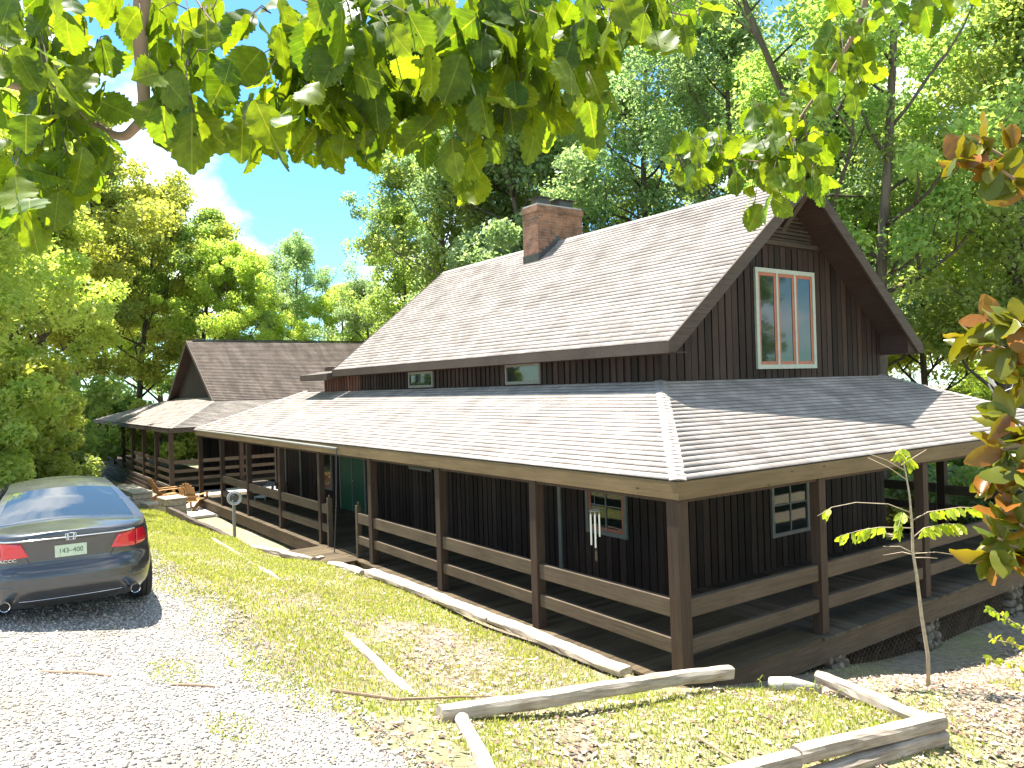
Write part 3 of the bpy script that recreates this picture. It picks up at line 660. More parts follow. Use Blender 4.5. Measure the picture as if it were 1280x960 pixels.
# dark slatted ramp side in front of the far deck
# ---------------------------------------------------------------- patio
m = MB(); m.poly([(-29.2,-.15,-.42), (-21.6,-.15,-.42), (-21.6,5.9,-.42), (-29.2,5.9,-.42)], (0,0,.09)); m.poly([(-29.2,-1.6,-.42), (-21.8,-1.35,-.42), (-21.8,-.16,-.42), (-29.2,-.16,-.42)], (0,0,.088))
tag(m.build('patio_slab', M['concrete']), kind='structure')
def patio_block(x, y, z0, w, d, h, rz, label, n=3):
    r = empty('stone_planter_wall', (x, y, z0), rz); tag(r, label, 'stone wall')
    m = MB()
    for k in range(n):
        zz = h*k/n
        for j in range(max(1, int(w/.4))):
            ww = w/max(1, int(w/.4)); o = (.5 if k % 2 else 0)
            m.box((-w/2+j*ww+.01, -d/2+rng.uniform(0, .03), zz+.005), (-w/2+(j+1)*ww-.01, d/2-rng.uniform(0, .03), zz+h/n-.005))
    m.build('stone_courses', M['block'], r, bevel=.02)
    m = MB(); m.box((-w/2-.02, -d/2-.02, h), (w/2+.02, d/2+.02, h+.06)); m.build('cap_stone', M['block'], r, bevel=.015)
    return r
patio_block(-22.2, -1.5, -.3, 1.0, .7, .62, .1, 'square stacked stone pillar at the end of the grass bank, nearest the chairs')
patio_block(-26.2, -2.1, -.3, 3.2, .7, .62, .05, 'long low stacked stone wall behind the car roof, beside the patio')
patio_block(-23.6, -1.9, -.3, 1.0, .5, .32, .1, 'low stone step between the pillar and the long stone wall', 2)

def adirondack(x, y, z, rz, label):
    r = empty('adirondack_chair', (x, y, z), rz); tag(r, label, 'garden chair', 'wooden garden chairs on the patio')
    n = 7                                                          # local +y is the front
    for i in range(n):                                             # fan of back slats
        a = (i-(n-1)/2); top = 1.02-.035*a*a*.55
        m = MB(); p = Vector((a*.062, -.22, .30)); q = Vector((a*.095, -.62, top)); m.beam(p, q, .075, .02, (0,1,.4)); m.build('back_slat', M['chairwood'], r, bevel=.008)
    m = MB()
    for k in range(5): m.box((-.28, -.2+k*.11, .33-(.55-k*.11)*.12-.0), (.28, -.2+k*.11+.095, .35-(.55-k*.11)*.12))
    m.build('seat', M['chairwood'], r)
    for s in (-1, 1):
        m = MB(); m.poly([(s*.31, .40, .0), (s*.31, .52, .0), (s*.31, .48, .52), (s*.31, .36, .52)], (.03*s,0,0)); m.build('leg', M['chairwood'], r)
        m = MB(); m.poly([(s*.28, .45, .32), (s*.28, .38, .22), (s*.28, -.75, .0), (s*.28, -.88, .0), (s*.28, -.2, .34)], (.025*s,0,0)); m.build('leg', M['chairwood'], r)
        m = MB(); m.box((s*.26, -.42, .52), (s*.42, .56, .545)); m.build('armrest', M['chairwood'], r, bevel=.01)
    m = MB(); m.beam((-.38, -.44, .50), (.38, -.44, .50), .05, .06); m.build('back_brace', M['chairwood'], r)
    return r
adirondack(-23.9, -.40, -.33, math.radians(52), 'orange brown slatted chair on the patio with its back turned, right of the stone pillar')
adirondack(-26.6, -.80, -.33, math.radians(12), 'reddish brown slatted fan back chair seen from the side, farther left behind the stone pillar')
# patio table and small bench in the porch shade
t_ = empty('picnic_table', (-23.4, 2.2, -.33), .2); tag(t_, 'dark outdoor table standing beyond the porch rail on the sunny patio', 'table')
m = MB(); [m.box((-.9, -.4+k*.2, .72), (.9, -.4+k*.2+.18, .76)) for k in range(4)]; m.build('table_top', M['trim'], t_)
for sx in (-.7, .7):
    for sy in (-1, 1): m = MB(); m.beam((sx, sy*.1, .72), (sx, sy*.42, 0), .07, .07); m.build('leg', M['trim'], t_)
t_ = empty('metal_chair', (-21.9, 1.6, -.33), 2.2); tag(t_, 'thin white metal patio chair beside the dark table', 'garden chair')
m = MB(); m.box((-.24, -.24, .42), (.24, .24, .45)); m.build('seat', M['white'], t_)
m = MB(); m.tube([(-.22,-.24,.45),(-.24,-.3,.9),(0,-.32,.98),(.24,-.3,.9),(.22,-.24,.45)], .015, 6); [m.tube([(k*.08,-.25,.45),(k*.08,-.31,.95)], .008, 5) for k in (-2,-1,0,1,2)]; m.build('backrest', M['white'], t_)
for sx in (-.22, .22):
    for sy in (-.22, .22): m = MB(); m.tube([(sx, sy, .43), (sx*1.1, sy*1.1, 0)], .013, 6); m.build('leg', M['white'], t_)

# wind chime hanging under the porch eave
cx_, cy_ = -1.72, -.04+.12
wc = empty('wind_chime', (cx_, cy_, 2.02)); tag(wc, 'bright metal tube wind chime hanging from the porch beam left of the corner post', 'wind chime')
m = MB(); m.tube([(0,0,.36), (0,0,.10)], .003, 4); [m.tube([(0,0,.12), (.075*math.cos(a), .075*math.sin(a), .01)], .002, 4) for a in (0, 2.1, 4.2)]; m.build('cord', M['metal_dark'], wc)
m = MB(); m.tube([(.085*math.cos(a), .085*math.sin(a), 0) for a in np.linspace(0, 2*PI, 21)], .01, 6, False); m.build('ring', M['frame_dim'], wc)
for k in range(6):
    a = k*2*PI/6+.3; L = .30+.035*k; x, y = .072*math.cos(a), .072*math.sin(a)
    m = MB(); m.tube([(x, y, -.06), (x, y, -.06-L)], .0125, 10); m.tube([(x, y, 0), (x, y, -.06)], .0015, 4); m.build('chime_tube', M['chime'], wc, smooth=False)
m = MB(); m.tube([(0,0,0), (0,0,-.62)], .002, 4); m.tube([(0,0,-.2), (0,0,-.22)], .035, 12); m.build('striker', M['frame_dim'], wc)
m = MB(); m.poly([(-.02,0,-.60),(.02,0,-.60),(.025,0,-.72),(0,0,-.76),(-.025,0,-.72)], (0,.004,0)); m.build('wind_catcher', M['rail_x'], wc)

# satellite dish on the far corner of the porch roof
sd = empty('satellite_dish', (-1.35, 12.2, 3.05)); tag(sd, 'small pale satellite dish on the far corner of the porch roof behind the magnolia', 'satellite dish')
m = MB(); rr = []; n = 20; N = Vector((.78,.40,.5)).normalized(); U = N.cross(Vector((0,0,1))).normalized(); W_ = U.cross(N); c0 = Vector((0,0,.62))
vs = [c0-N*.06]
for k in range(1, 6):
    for j in range(n): a = 2*PI*j/n; r = k/5; vs.append(c0+U*math.cos(a)*.24*r+W_*math.sin(a)*.28*r-N*.06*(1-r*r))
fs = [(0, 1+j, 1+(j+1)%n) for j in range(n)]+[(1+k*n+j, 1+(k+1)*n+j, 1+(k+1)*n+(j+1)%n, 1+k*n+(j+1)%n) for k in range(4) for j in range(n)]
o = MB().add(vs, fs).build('dish', M['white'], sd, True); sm_ = o.modifiers.new('s', 'SOLIDIFY'); sm_.thickness = .012
m = MB(); m.tube([(0,0,0), (0,.02,.35), tuple(c0-N*.1)], .022, 8); m.build('mast', M['metal'], sd)
m = MB(); m.tube([c0-W_*.3-N*.02, c0-W_*.32+N*.25, c0-W_*.1+N*.45], .013, 6); m.build('arm', M['metal'], sd)
m = MB(); m.tube([c0-W_*.1+N*.42, c0-W_*.06+N*.54], .035, 10); m.build('receiver', M['white'], sd)

# hose stand (post with round reel)
hx, hy = -13.8, -1.75; hz = H(hx, hy)
hp = empty('hose_stand', (hx, hy, hz)); tag(hp, 'slim grey post with a coiled hose reel on top, beside the ditch edge', 'hose stand')
m = MB(); m.box((-.05, -.03, -.1), (.05, .03, .98)); m.build('post', M['frame_dim'], hp)
m = MB(); A_ = Vector((-.75, .2, 0)).normalized(); Bz = Vector((0,0,1)); Rr = Vector((.25,.97,0)).normalized()
for r_, th in ((.17, .022), (.13, .018)): m.tube([Vector((.08,0,1.06))+(Rr*math.cos(a)+Bz*math.sin(a))*r_ for a in np.linspace(0, 2*PI, 19)], th, 6, False)
m.build('hose_coil', M['metal'], hp); m = MB(); m.tube([(.04,0,1.06),(.12,0,1.06)], .08, 12); m.build('reel_hub', M['metal_dark'], hp)

# ---------------------------------------------------------------- landscape timbers
def timber(p, q, w, h, label, name='landscape_timber', mat=None, round_=.3, warp=.01, group=None):
    p, q = Vector(p), Vector(q); L = (q-p).length; ang = math.atan2(q.y-p.y, q.x-p.x); tilt = math.atan2(q.z-p.z, math.hypot(q.x-p.x, q.y-p.y))
    n = max(4, int(L/.12)); m = MB(); sec = []
    r = min(w, h)*round_
    for cx, cz in ((1,1),(-1,1),(-1,-1),(1,-1)):
        a0 = math.atan2(cz, cx)
        for k in range(3):
            a = {(1,1):0,(-1,1):PI/2,(-1,-1):PI,(1,-1):1.5*PI}[(cx,cz)]+k*PI/4
            sec.append((cx*(w/2-r)+math.cos(a)*r, cz*(h/2-r)+math.sin(a)*r))
    ns = len(sec); ph = rng.uniform(0, 6)
    for i in range(n+1):
        x = L*i/n; e = .96 if i in (0, n) else 1; wz = warp*math.sin(x*1.7+ph); wy_ = warp*1.5*math.sin(x*1.1+ph*2)
        for k, (a, b) in enumerate(sec): j = rng.uniform(-.004, .004)+warp*.5*math.sin(x*5+k*1.9+ph); m.v.append((x, a*e+wy_+j, b*e+wz+j))
    for i in range(n):
        for k in range(ns): m.f.append((i*ns+k, i*ns+(k+1)%ns, (i+1)*ns+(k+1)%ns, (i+1)*ns+k))
    m.f.append(tuple(range(ns))); m.f.append(tuple(n*ns+k for k in range(ns))[::-1])
    o = m.build(name, mat or M['timber'], None, smooth=False); o.location = p; o.rotation_euler = (0, -tilt, ang)
    tag(o, label, 'timber', group); return o
_A = gp(548,893,.05); timber(_A, (.88,-.16,.43), .15, .15, 'weathered round topped timber crossing the bed and ending at the porch corner post')
timber((3.08,.32,.46), (2.72,-1.5,.50), .16, .15, 'upper timber of the stacked bed edge, right hand piece at the corner')
timber((2.71,-1.52,.50), (2.2,-4.4,.56), .16, .15, 'upper timber of the stacked bed edge, left hand piece running out of the picture')
timber((3.12,.30,.30), (2.30,-4.2,.38), .15, .15, 'lower timber buried under the stacked bed edge in front')
timber((1.45,.78,.30), (3.0,.32,.40), .14, .14, 'pale timber running from the stacked corner back toward the porch')
_D = gp(577,893,.07); timber((_D[0],_D[1],_D[2]-.05), gp(618,975,.02), .13, .13, 'pale timber running toward the bottom edge from the cross timber')
_e = [gp(518,872,-.01), gp(440,803,-.02), gp(332,716,-.02), gp(262,673,-.02)]
for _i, _w in enumerate(('half buried pale timber in the grass nearest the gravel', 'half buried timber in the grass, middle of the long edging line', 'half buried timber in the grass, far end of the long edging line')): timber(_e[_i], _e[_i+1], .12, .10, _w)
timber((-8.05,-.62,.13), (-3.6,-.56,.12), .26, .10, 'wide sunlit board edging the grass beside the porch, far piece')
timber((-3.58,-.56,.12), (-.5,-.52,.13), .24, .10, 'wide sunlit board edging the grass beside the porch, near piece')
timber((-9.3,-.92,.10), (-8.15,-.7,.12), .2, .10, 'short splintered grey board at the end of the edging beside the downpipe', warp=.03)
timber((-10.1,-1.05,.10), (-13.2,-1.95,.10), .12, .12, 'timber at the front of the sunken step frame beside the ditch')
timber((-10.4,-.75,-.02), (-13.0,-1.5,.0), .12, .12, 'timber at the back of the sunken step frame beside the ditch')
timber((-10.2,-.98,.06), (-10.45,-.7,.02), .12, .12, 'short end timber of the sunken step frame', mat=M['timber'])
timber((-14.6,-1.85,.10), (-13.3,-1.65,.02), .14, .12, 'timber step below the hose stand')
timber((-15.5,-2.3,.14), (-14.3,-1.95,.10), .12, .10, 'small flat timber left of the hose stand')
timber((-22,-1.75,-.06), (-13.9,-1.8,.0), .12, .36, 'long dark timber edge holding the grass bank above the ditch', mat=M['trim'], round_=.1)
# plank bridge to the porch gap
br_ = empty('plank_bridge', (-10.7,-.55,.0)); tag(br_, 'short plank bridge from the grass to the gap in the porch rail', 'plank walkway')
m = MB()
for k in range(9): m.box((-1.1+k*.245, -.75, -.005+rng.uniform(0,.004)), (-1.1+k*.245+.235, .35, .035))
m.build('planks', M['deck_y'], br_)
m = MB(); m.box((-1.1, -.70, -.12), (1.1, -.62, -.006)); m.box((-1.1, .2, -.12), (1.1, .28, -.006)); m.build('joists', M['rail_x'], br_)
# buried grey drain pipe end and stone at porch corner
m = MB(); a = Vector((1.15,.25,H(1.15,.25)+.10)); m.tube([a, a+Vector((.12,.2,-.01)), a+Vector((.3,.5,-.12))], [.085,.085,.08], 14, True); tag(m.build('drain_pipe', M['concrete'], None, True), 'rounded grey pipe end behind the grass at the porch corner', 'pipe')

# fallen sticks
def stick(pts, r, label):
    m = MB(); P = [Vector((x, y, H(x, y)+dz)) for x, y, dz in pts]; m.tube(P, [r, r*.9, r*.7, r*.4][:len(P)] if len(P) <= 4 else r, 6)
    tag(m.build('fallen_stick', M['barklight']), label, 'stick', 'fallen sticks on the ground')
stick([(-.05,-4.75,.03),(.25,-4.2,.06),(.15,-3.5,.05),(.05,-2.75,.03)], .016, 'dark stick lying across the buried timber where the two edges meet')
stick([(1.9,-1.9,.05),(2.45,-1.95,.10),(2.75,-2.05,.16),(3.3,-2.2,.06)], .012, 'bent twig lying over the front stacked timber')
stick([(-1.1,-7.0,.02),(-.9,-6.7,.03),(-.7,-6.5,.02)], .012, 'reddish brown stick on the gravel behind the car, left one')
stick([(-.2,-6.15,.02),(-.05,-5.95,.03),(.0,-5.8,.02)], .012, 'short reddish stick on the gravel, nearer the grass')

# ---------------------------------------------------------------- sedan
def car():
    r = empty('parked_car', (-2.876, -6.559, 1.385), math.radians(87.2)); tag(r, 'dark grey four door sedan seen from behind on the gravel drive', 'car')
    r.rotation_euler = (math.radians(-.6), 0, math.radians(87.2))
    t = NT('grey_metallic_paint'); n = t.noise(t.coord(), 900, 1)
    t.set(Base_Color=t.ramp(n, [(.3, (.05,.052,.055)), (.7, (.085,.087,.092))]), Metallic=.55, Roughness=.32); t.b.inputs['Coat Weight'].default_value = .8; t.b.inputs['Coat Roughness'].default_value = .06
    dn = t.noise(t.coord(), 2.5, 3); t.link(t.ramp(dn, [(.3, .28), (.7, .40)]), t.b.inputs['Roughness']); paint = t.m
    t = NT('car_glass'); t.set(Base_Color=(.02,.025,.025), Roughness=.03); t.b.inputs['IOR'].default_value = 2.0; t.b.inputs['Specular IOR Level'].default_value = 1.0; glass = t.m
    rub = plain('tyre_rubber', (.025,.025,.025), .85); chrome = plain('chrome_trim', (.75,.75,.76), .12, 1, .02); dark = plain('black_plastic', (.02,.02,.02), .6)
    t = NT('red_tail_lens'); t.set(Base_Color=(.62,.015,.03), Roughness=.12); t.b.inputs['Coat Weight'].default_value = 1; red = t.m
    L, HW = 4.86, .925
    def zt(y):  # shoulder / deck height by distance from the tail
        return float(np.interp(y, [0,.05,.35,.9,1.5,2.6,3.4,3.9,4.4,4.75,4.86], [1.015,1.03,1.045,1.04,1.01,.96,.93,.90,.83,.72,.66]))
    def hw(v, y):
        w = np.interp(v, [0,.12,.35,.6,.8,.93,1], [.83,.90,.925,.915,.905,.88,.845]); return w*np.interp(y, [0,1,2.4,3.8,4.86],[.985,1,1,.99,.95])
    def zb(y, side=1):
        z = .24
        for yc in (1.02, 3.80):
            d = abs(y-yc)
            if d < .37: z = max(z, .32+math.sqrt(max(0, .37**2-d*d))-.02)
        if y < .1: z = .27
        return z
    # rear surface push-in by height v (0 bottom, 1 deck edge)
    def rear(v): return float(np.interp(v, [0,.12,.25,.42,.52,.56,.62,.78,.90,.95,1.0], [.10,.045,.0,.0,.03,.075,.085,.075,.055,.02,.035]))
    def front(v): return float(np.interp(v, [0,.2,.5,.8,1.0], [.05,0,.02,.12,.22]))
    NV = 26; ang = []
    # outline parameter: dense around corners
    NA = 168; vs = []; fs = []
    def outline(v, k):
        a = 2*PI*k/NA; n = 5.2
        c, s = math.cos(a), math.sin(a); rr_ = (abs(c)**n+abs(s)**n)**(-1/n)
        ux, uy = c*rr_, s*rr_
        y0 = rear(v); y1 = L-front(v); yc = (y0+y1)/2
        y = yc+uy*(y1-y0)/2
        # plan bow on the tail
        y += .07*(ux*ux)*max(0, -uy)**6
        x = ux*hw(v, y)
        return x, y
    for i in range(NV+1):
        v = i/NV
        for k in range(NA):
            x, y = outline(v, k); b = zb(y)
            z = b+(zt(y)-b)*v
            if b > .3:  # keep levels horizontal over the arches
                zl = .25+(zt(y)-.25)*v; z = max(b, zl) if v > 0 else b
            vs.append((x, y, z))
    for i in range(NV):
        for k in range(NA): a = i*NA+k; b = i*NA+(k+1)%NA; fs.append((a, b, b+NA, a+NA))
    # deck / bonnet cap: strips joining left and right edge points at equal y
    top = NV*NA; o = len(vs); NS = 12
    half = NA//2
    # k from -half/2 .. : pair k (x>0) with mirrored index
    rows = []
    for k in range(-NA//4, NA//4+1):
        kr = k % NA; kl = (half-k) % NA; rows.append((top+kr, top+kl))
    ids = []
    for a, b in rows:
        A_, B_ = vs[a], vs[b]; row = [a]
        for j in range(1, NS):
            q = j/NS; y = A_[1]; fade = min(1, max(0, (y-.0)/.5))*min(1, max(0, (4.86-y)/.6))
            cr = .022*(1-(2*q-1)**4)*(1 if y > .02 else .4)+.045*(1-(2*q-1)**2)*fade
            vs.append((A_[0]+(B_[0]-A_[0])*q, y, A_[2]+cr)); row.append(len(vs)-1)
        row.append(b); ids.append(row)
    for i in range(len(ids)-1):
        for j in range(NS):
            f = (ids[i][j], ids[i][j+1], ids[i+1][j+1], ids[i+1][j])
            if len(set(f)) > 2: fs.append(tuple(dict.fromkeys(f)))
    fs.append(tuple(range(NA)))
    body = MB().add(vs, fs).build('body', paint, r, True)
    # greenhouse: windscreen-roof-backlight shell
    prof = [(.62,1.05),(.72,1.10),(1.0,1.20),(1.35,1.315),(1.62,1.395),(1.85,1.43),(2.2,1.458),(2.6,1.462),(3.0,1.43),(3.3,1.35),(3.7,1.16),(4.05,.96)]
    def gw(z, y):
        t0 = np.clip((z-1.0)/.46, 0, 1); return .845-.03*t0-.235*t0**1.5
    def patch(name, i0, i1, q0, q1, mat, lift, nq=16, sub=4):
        P = []; pts = []
        for i in range(i0, i1):
            for s_ in range(sub): u_ = s_/sub; pts.append((prof[i][0]*(1-u_)+prof[i+1][0]*u_, prof[i][1]*(1-u_)+prof[i+1][1]*u_))
        pts.append(prof[i1]); m = MB(); rowsn = len(pts)
        for y, z in pts:
            w = gw(z, y)
            for j in range(nq+1):
                q = q0+(q1-q0)*j/nq; x = w*q; zc = z-.045*q*q*(.3+z-1.0)*2+lift; yc = y+.10*q*q*(1 if y < 2.2 else -1)*(abs(y-2.3)/1.4)
                m.v.append((x, yc-(lift if y < 2 else -lift), zc))
        for i in range(rowsn-1):
            for j in range(nq): a = i*(nq+1)+j; m.f.append((a, a+1, a+nq+2, a+nq+1))
        return m.build(name, mat, r, True)
    patch('roof', 4, 8, -1, 1, paint, .006)
    patch('rear_window', 0, 4, -.86, .86, glass, .006)
    patch('windscreen', 8, 11, -.9, .9, glass, .006)
    for s in (-1, 1):
        patch('rear_pillar' if s else '', 0, 4, *( (.862, 1.0) if s > 0 else (-1.0, -.862)), paint, .008, 4)
        patch('front_pillar', 8, 11, *((.902, 1.0) if s > 0 else (-1.0, -.902)), paint, .008, 4)
        # side glass
        m = MB(); N_ = 24; 
        for j in range(N_+1):
            y = .78+(3.85-.78)*j/N_; z = float(np.interp(y, [p[0] for p in prof], [p[1] for p in prof])); w = gw(z, y)
            m.v += [(s*(.845), y+.03, zt(y)+.0), (s*(w+.845)/2*1.005, y+.03, (z-.07+zt(y))/2), (s*(w-.002), y+.05, z-.045)]
        for j in range(N_):
            for k in range(2): a = j*3+k; m.f.append((a, a+1, a+4, a+3))
        m.build('side_window', glass, r, True)
    # chrome window line
    m = MB()
    def ysurf(x, v):
        a = abs(x)/float(hw(v, 0)); n = 5.2
        uy = -(max(0, 1-a**n))**(1/n); y0, y1 = rear(v), L-front(v); return (y0+y1)/2+uy*(y1-y0)/2+.07*a*a*max(0, -uy)**6
    def vz(z): return min(1, max(0, (z-.25)/(1.02-.25)))
    def decal(name, poly, mat, lift=.006, n=14, parent=r, thick=.0):
        """polygon in (x,z) tail coordinates: [bottom edge pts], [top edge pts] as x-sorted interpolators"""
        (xb, zbm), (xt, ztm) = poly; m = MB(); R_ = 6
        for j in range(n+1):
            q = j/n
            for k in range(R_+1):
                w_ = k/R_; x = (xb[0]+(xb[1]-xb[0])*q)*(1-w_)+(xt[0]+(xt[1]-xt[0])*q)*w_
                z = (zbm[0]+(zbm[1]-zbm[0])*q)*(1-w_)+(ztm[0]+(ztm[1]-ztm[0])*q)*w_
                e = lift*(0.15 if k in (0, R_) or j in (0, n) else 1)
                m.v.append((x, ysurf(x, vz(z))-e, z))
        for j in range(n):
            for k in range(R_): a = j*(R_+1)+k; m.f.append((a, a+1, a+R_+2, a+R_+1))
        return m.build(name, mat, parent, True)
    for s in (-1, 1):
        tl = decal('tail_light', (((s*.40, s*.66), (.80, .78)), ((s*.47, s*.665), (.945, .965))), red, .02)
        decal('tail_light', (((s*.672, s*.905), (.785, .80)), ((s*.672, s*.885), (.965, .965))), red, .024, 24)
        decal('reflector', (((s*.55, s*.78), (.47, .47)), ((s*.55, s*.78), (.50, .50))), paint, .008)
    decal('chrome_strip', (((-.66, .66), (.968, .968)), ((-.66, .66), (.990, .990))), chrome, .018, 30)
    decal('bumper_crease', (((-.5, .5), (.315, .315)), ((-.5, .5), (.328, .328))), chrome, .010, 20)
    # licence plate
    yp = ysurf(0, vz(.83))-.014
    m = MB(); m.box((-.155, yp, .765), (.155, yp+.008, .895)); pl = m.build('licence_plate', plain('plate_enamel', (.50,.58,.42), .4, 0, .1, 30), r, bevel=.002)
    def text(s, size, loc, mat, parent, name, rot=(PI/2,0,0), ext=.001, sx=1):
        cu = bpy.data.curves.new(name, 'FONT'); cu.body = s; cu.size = size; cu.align_x = 'CENTER'; cu.align_y = 'CENTER'; cu.extrude = ext
        o = bpy.data.objects.new(name, cu); me = bpy.data.meshes.new_from_object(o); bpy.data.objects.remove(o)
        me.materials.append(mat); o = bpy.data.objects.new(name, me); COL.objects.link(o); o.parent = parent; o.location = loc; o.rotation_euler = rot; o.scale = (sx,1,1); return o
    text('143–400', .075, (0, yp-.002, .828), plain('plate_green_ink', (.05,.12,.06), .5), pl, 'plate_number', ext=.0008, sx=.92)
    # emblem (H in a rounded frame)
    zE = 1.0; yE = ysurf(0, .93)-.016; em = MB()
    def fr(x, z): return (x, yE, z)
    em.tube([fr(-.05,.985), fr(-.042,.952), fr(.042,.952), fr(.05,.985), fr(.052,1.02), fr(0,1.026), fr(-.052,1.02), fr(-.05,.985)], .005, 6, False)
    em.tube([fr(-.034,1.02), fr(-.025,.985), fr(-.026,.955)], .007, 6); em.tube([fr(.034,1.02), fr(.025,.985), fr(.026,.955)], .007, 6); em.tube([fr(-.025,.985), fr(.025,.985)], .006, 6)
    em.build('emblem', chrome, r)
    text('ACCORD', .045, (-.55, ysurf(-.55, vz(.775))-.012, .772), chrome, r, 'badge', sx=1.3)
    # exhausts
    for s in (-1, 1):
        m = MB(); m.tube([(s*.63, .30, .315), (s*.63, .0, .315)], .052, 24, False); m.tube([(s*.63, .004, .315), (s*.63, .0, .315)], [.046,.051], 24, False); m.build('exhaust', chrome, r)
        m = MB(); m.tube([(s*.63, .004, .315), (s*.63, .15, .315)], .047, 24); m.build('exhaust_bore', M['black'], r)
    # diffuser valance
    decal('valance', (((-.56, .56), (.255, .255)), ((-.50, .50), (.31, .31))), dark, .004, 20)
    # wheels
    for yc in (1.02, 3.80):
        for s in (-1, 1):
            w = MB(); x0, x1 = s*.68, s*.905; secs = [(x0, .27), (x0, .315), (x0+(x1-x0)*.1, .328), (x0+(x1-x0)*.5, .332), (x0+(x1-x0)*.9, .328), (x1, .31), (x1, .225)]
            n = 48
            for k in range(n):
                a = 2*PI*k/n
                for x, rd in secs: w.v.append((x, yc+rd*math.cos(a), .328+rd*math.sin(a)))
            ns = len(secs)
            for k in range(n):
                for j in range(ns-1): w.f.append((k*ns+j, k*ns+j+1, ((k+1)%n)*ns+j+1, ((k+1)%n)*ns+j))
            wh = w.build('wheel', rub, r, True)
            w = MB(); w.tube([(x1-s*.03, yc, .328), (x1-s*.02, yc, .328)], .225, 32); 
            for k in range(5): a = 2*PI*k/5; w.beam((x1-s*.012, yc, .328), (x1-s*.012, yc+.21*math.cos(a), .328+.21*math.sin(a)), .05, .02, (1,0,0))
            w.build('rim', M['metal'], wh)
            w = MB()
            for q in (.28, .5, .72):
                xx = x0+(x1-x0)*q; w.tube([(xx, yc+.331*math.cos(a), .328+.331*math.sin(a)) for a in np.linspace(0, 2*PI, 49)], .006, 4, False)
            w.build('tread_groove', M['black'], wh)
    # mirrors, bumper under-panel, side door seams
    for s in (-1, 1):
        m = MB(); m.tube([(s*.84,3.3,.95),(s*.93,3.28,.97),(s*.98,3.28,.97)], [.03,.07,.05], 10); m.build('mirror', paint, r, True)
        for yy in (1.62, 2.62): m = MB(); m.box((s*.926, yy, .40), (s*.93, yy+.008, .93)); m.build('door_seam', dark, r)
    # boot lid seams
    m = MB()
    P = [(.50, z) for z in np.linspace(.70, .80, 4)]
    path = [(-.66,.90),(-.50,.80),(-.43,.70),(-.38,.685),(.38,.685),(.43,.70),(.50,.80)]
    def sp(path, rad):
        pts = []
        for (a, b), (c, d) in zip(path, path[1:]):
            for q in np.linspace(0, 1, 8)[:-1]: x = a+(c-a)*q; z = b+(d-b)*q; pts.append((x, ysurf(x, vz(z))-.0005, z))
        m.tube(pts, rad, 4)
    sp([(-.44,.86),(-.42,.78),(-.38,.70),(.38,.70),(.42,.78),(.44,.86)], .0035); m.build('boot_seam', dark, r)
    m = MB(); m.tube([(.42,.72,1.07),(.42,.69,1.075),(.42,.66,1.07)], .01, 6); m.build('boot_trim', dark, r)
    return r
car()

# ---------------------------------------------------------------- foliage
def small_leaves(C, R, n, size, flat=.75):
    """n folded rhombus leaves spread in blobs C (k,3) with radii R; returns verts, faces"""
    k = len(C); idx = rng.integers(0, k, n)
    d = rng.normal(size=(n, 3)); d /= np.linalg.norm(d, axis=1)[:,None]; rad = rng.random(n)**.45
    P = C[idx]+d*(rad*R[idx])[:,None]*np.array([1, 1, flat])
    # leaves lie roughly in outward drooping layers
    up = rng.normal(size=(n, 3))*.8+np.array([0, 0, .7])+d*.4; up /= np.linalg.norm(up, axis=1)[:,None]
    a = rng.normal(size=(n, 3)); a -= (a*up).sum(1)[:,None]*up; a /= np.linalg.norm(a, axis=1)[:,None]; b = np.cross(up, a)
    s = size*rng.uniform(.6, 1.4, n)[:,None]
    V = np.zeros((n, 4, 3)); V[:,0] = P-a*s*.5; V[:,1] = P+b*s*.32+up*s*.10; V[:,2] = P+a*s*.55-up*s*.1; V[:,3] = P-b*s*.32+up*s*.10
    o = np.arange(n)[:,None]*4
    F = np.concatenate([np.hstack([o, o+1, o+2]), np.hstack([o, o+2, o+3])])
    return V.reshape(-1, 3), F
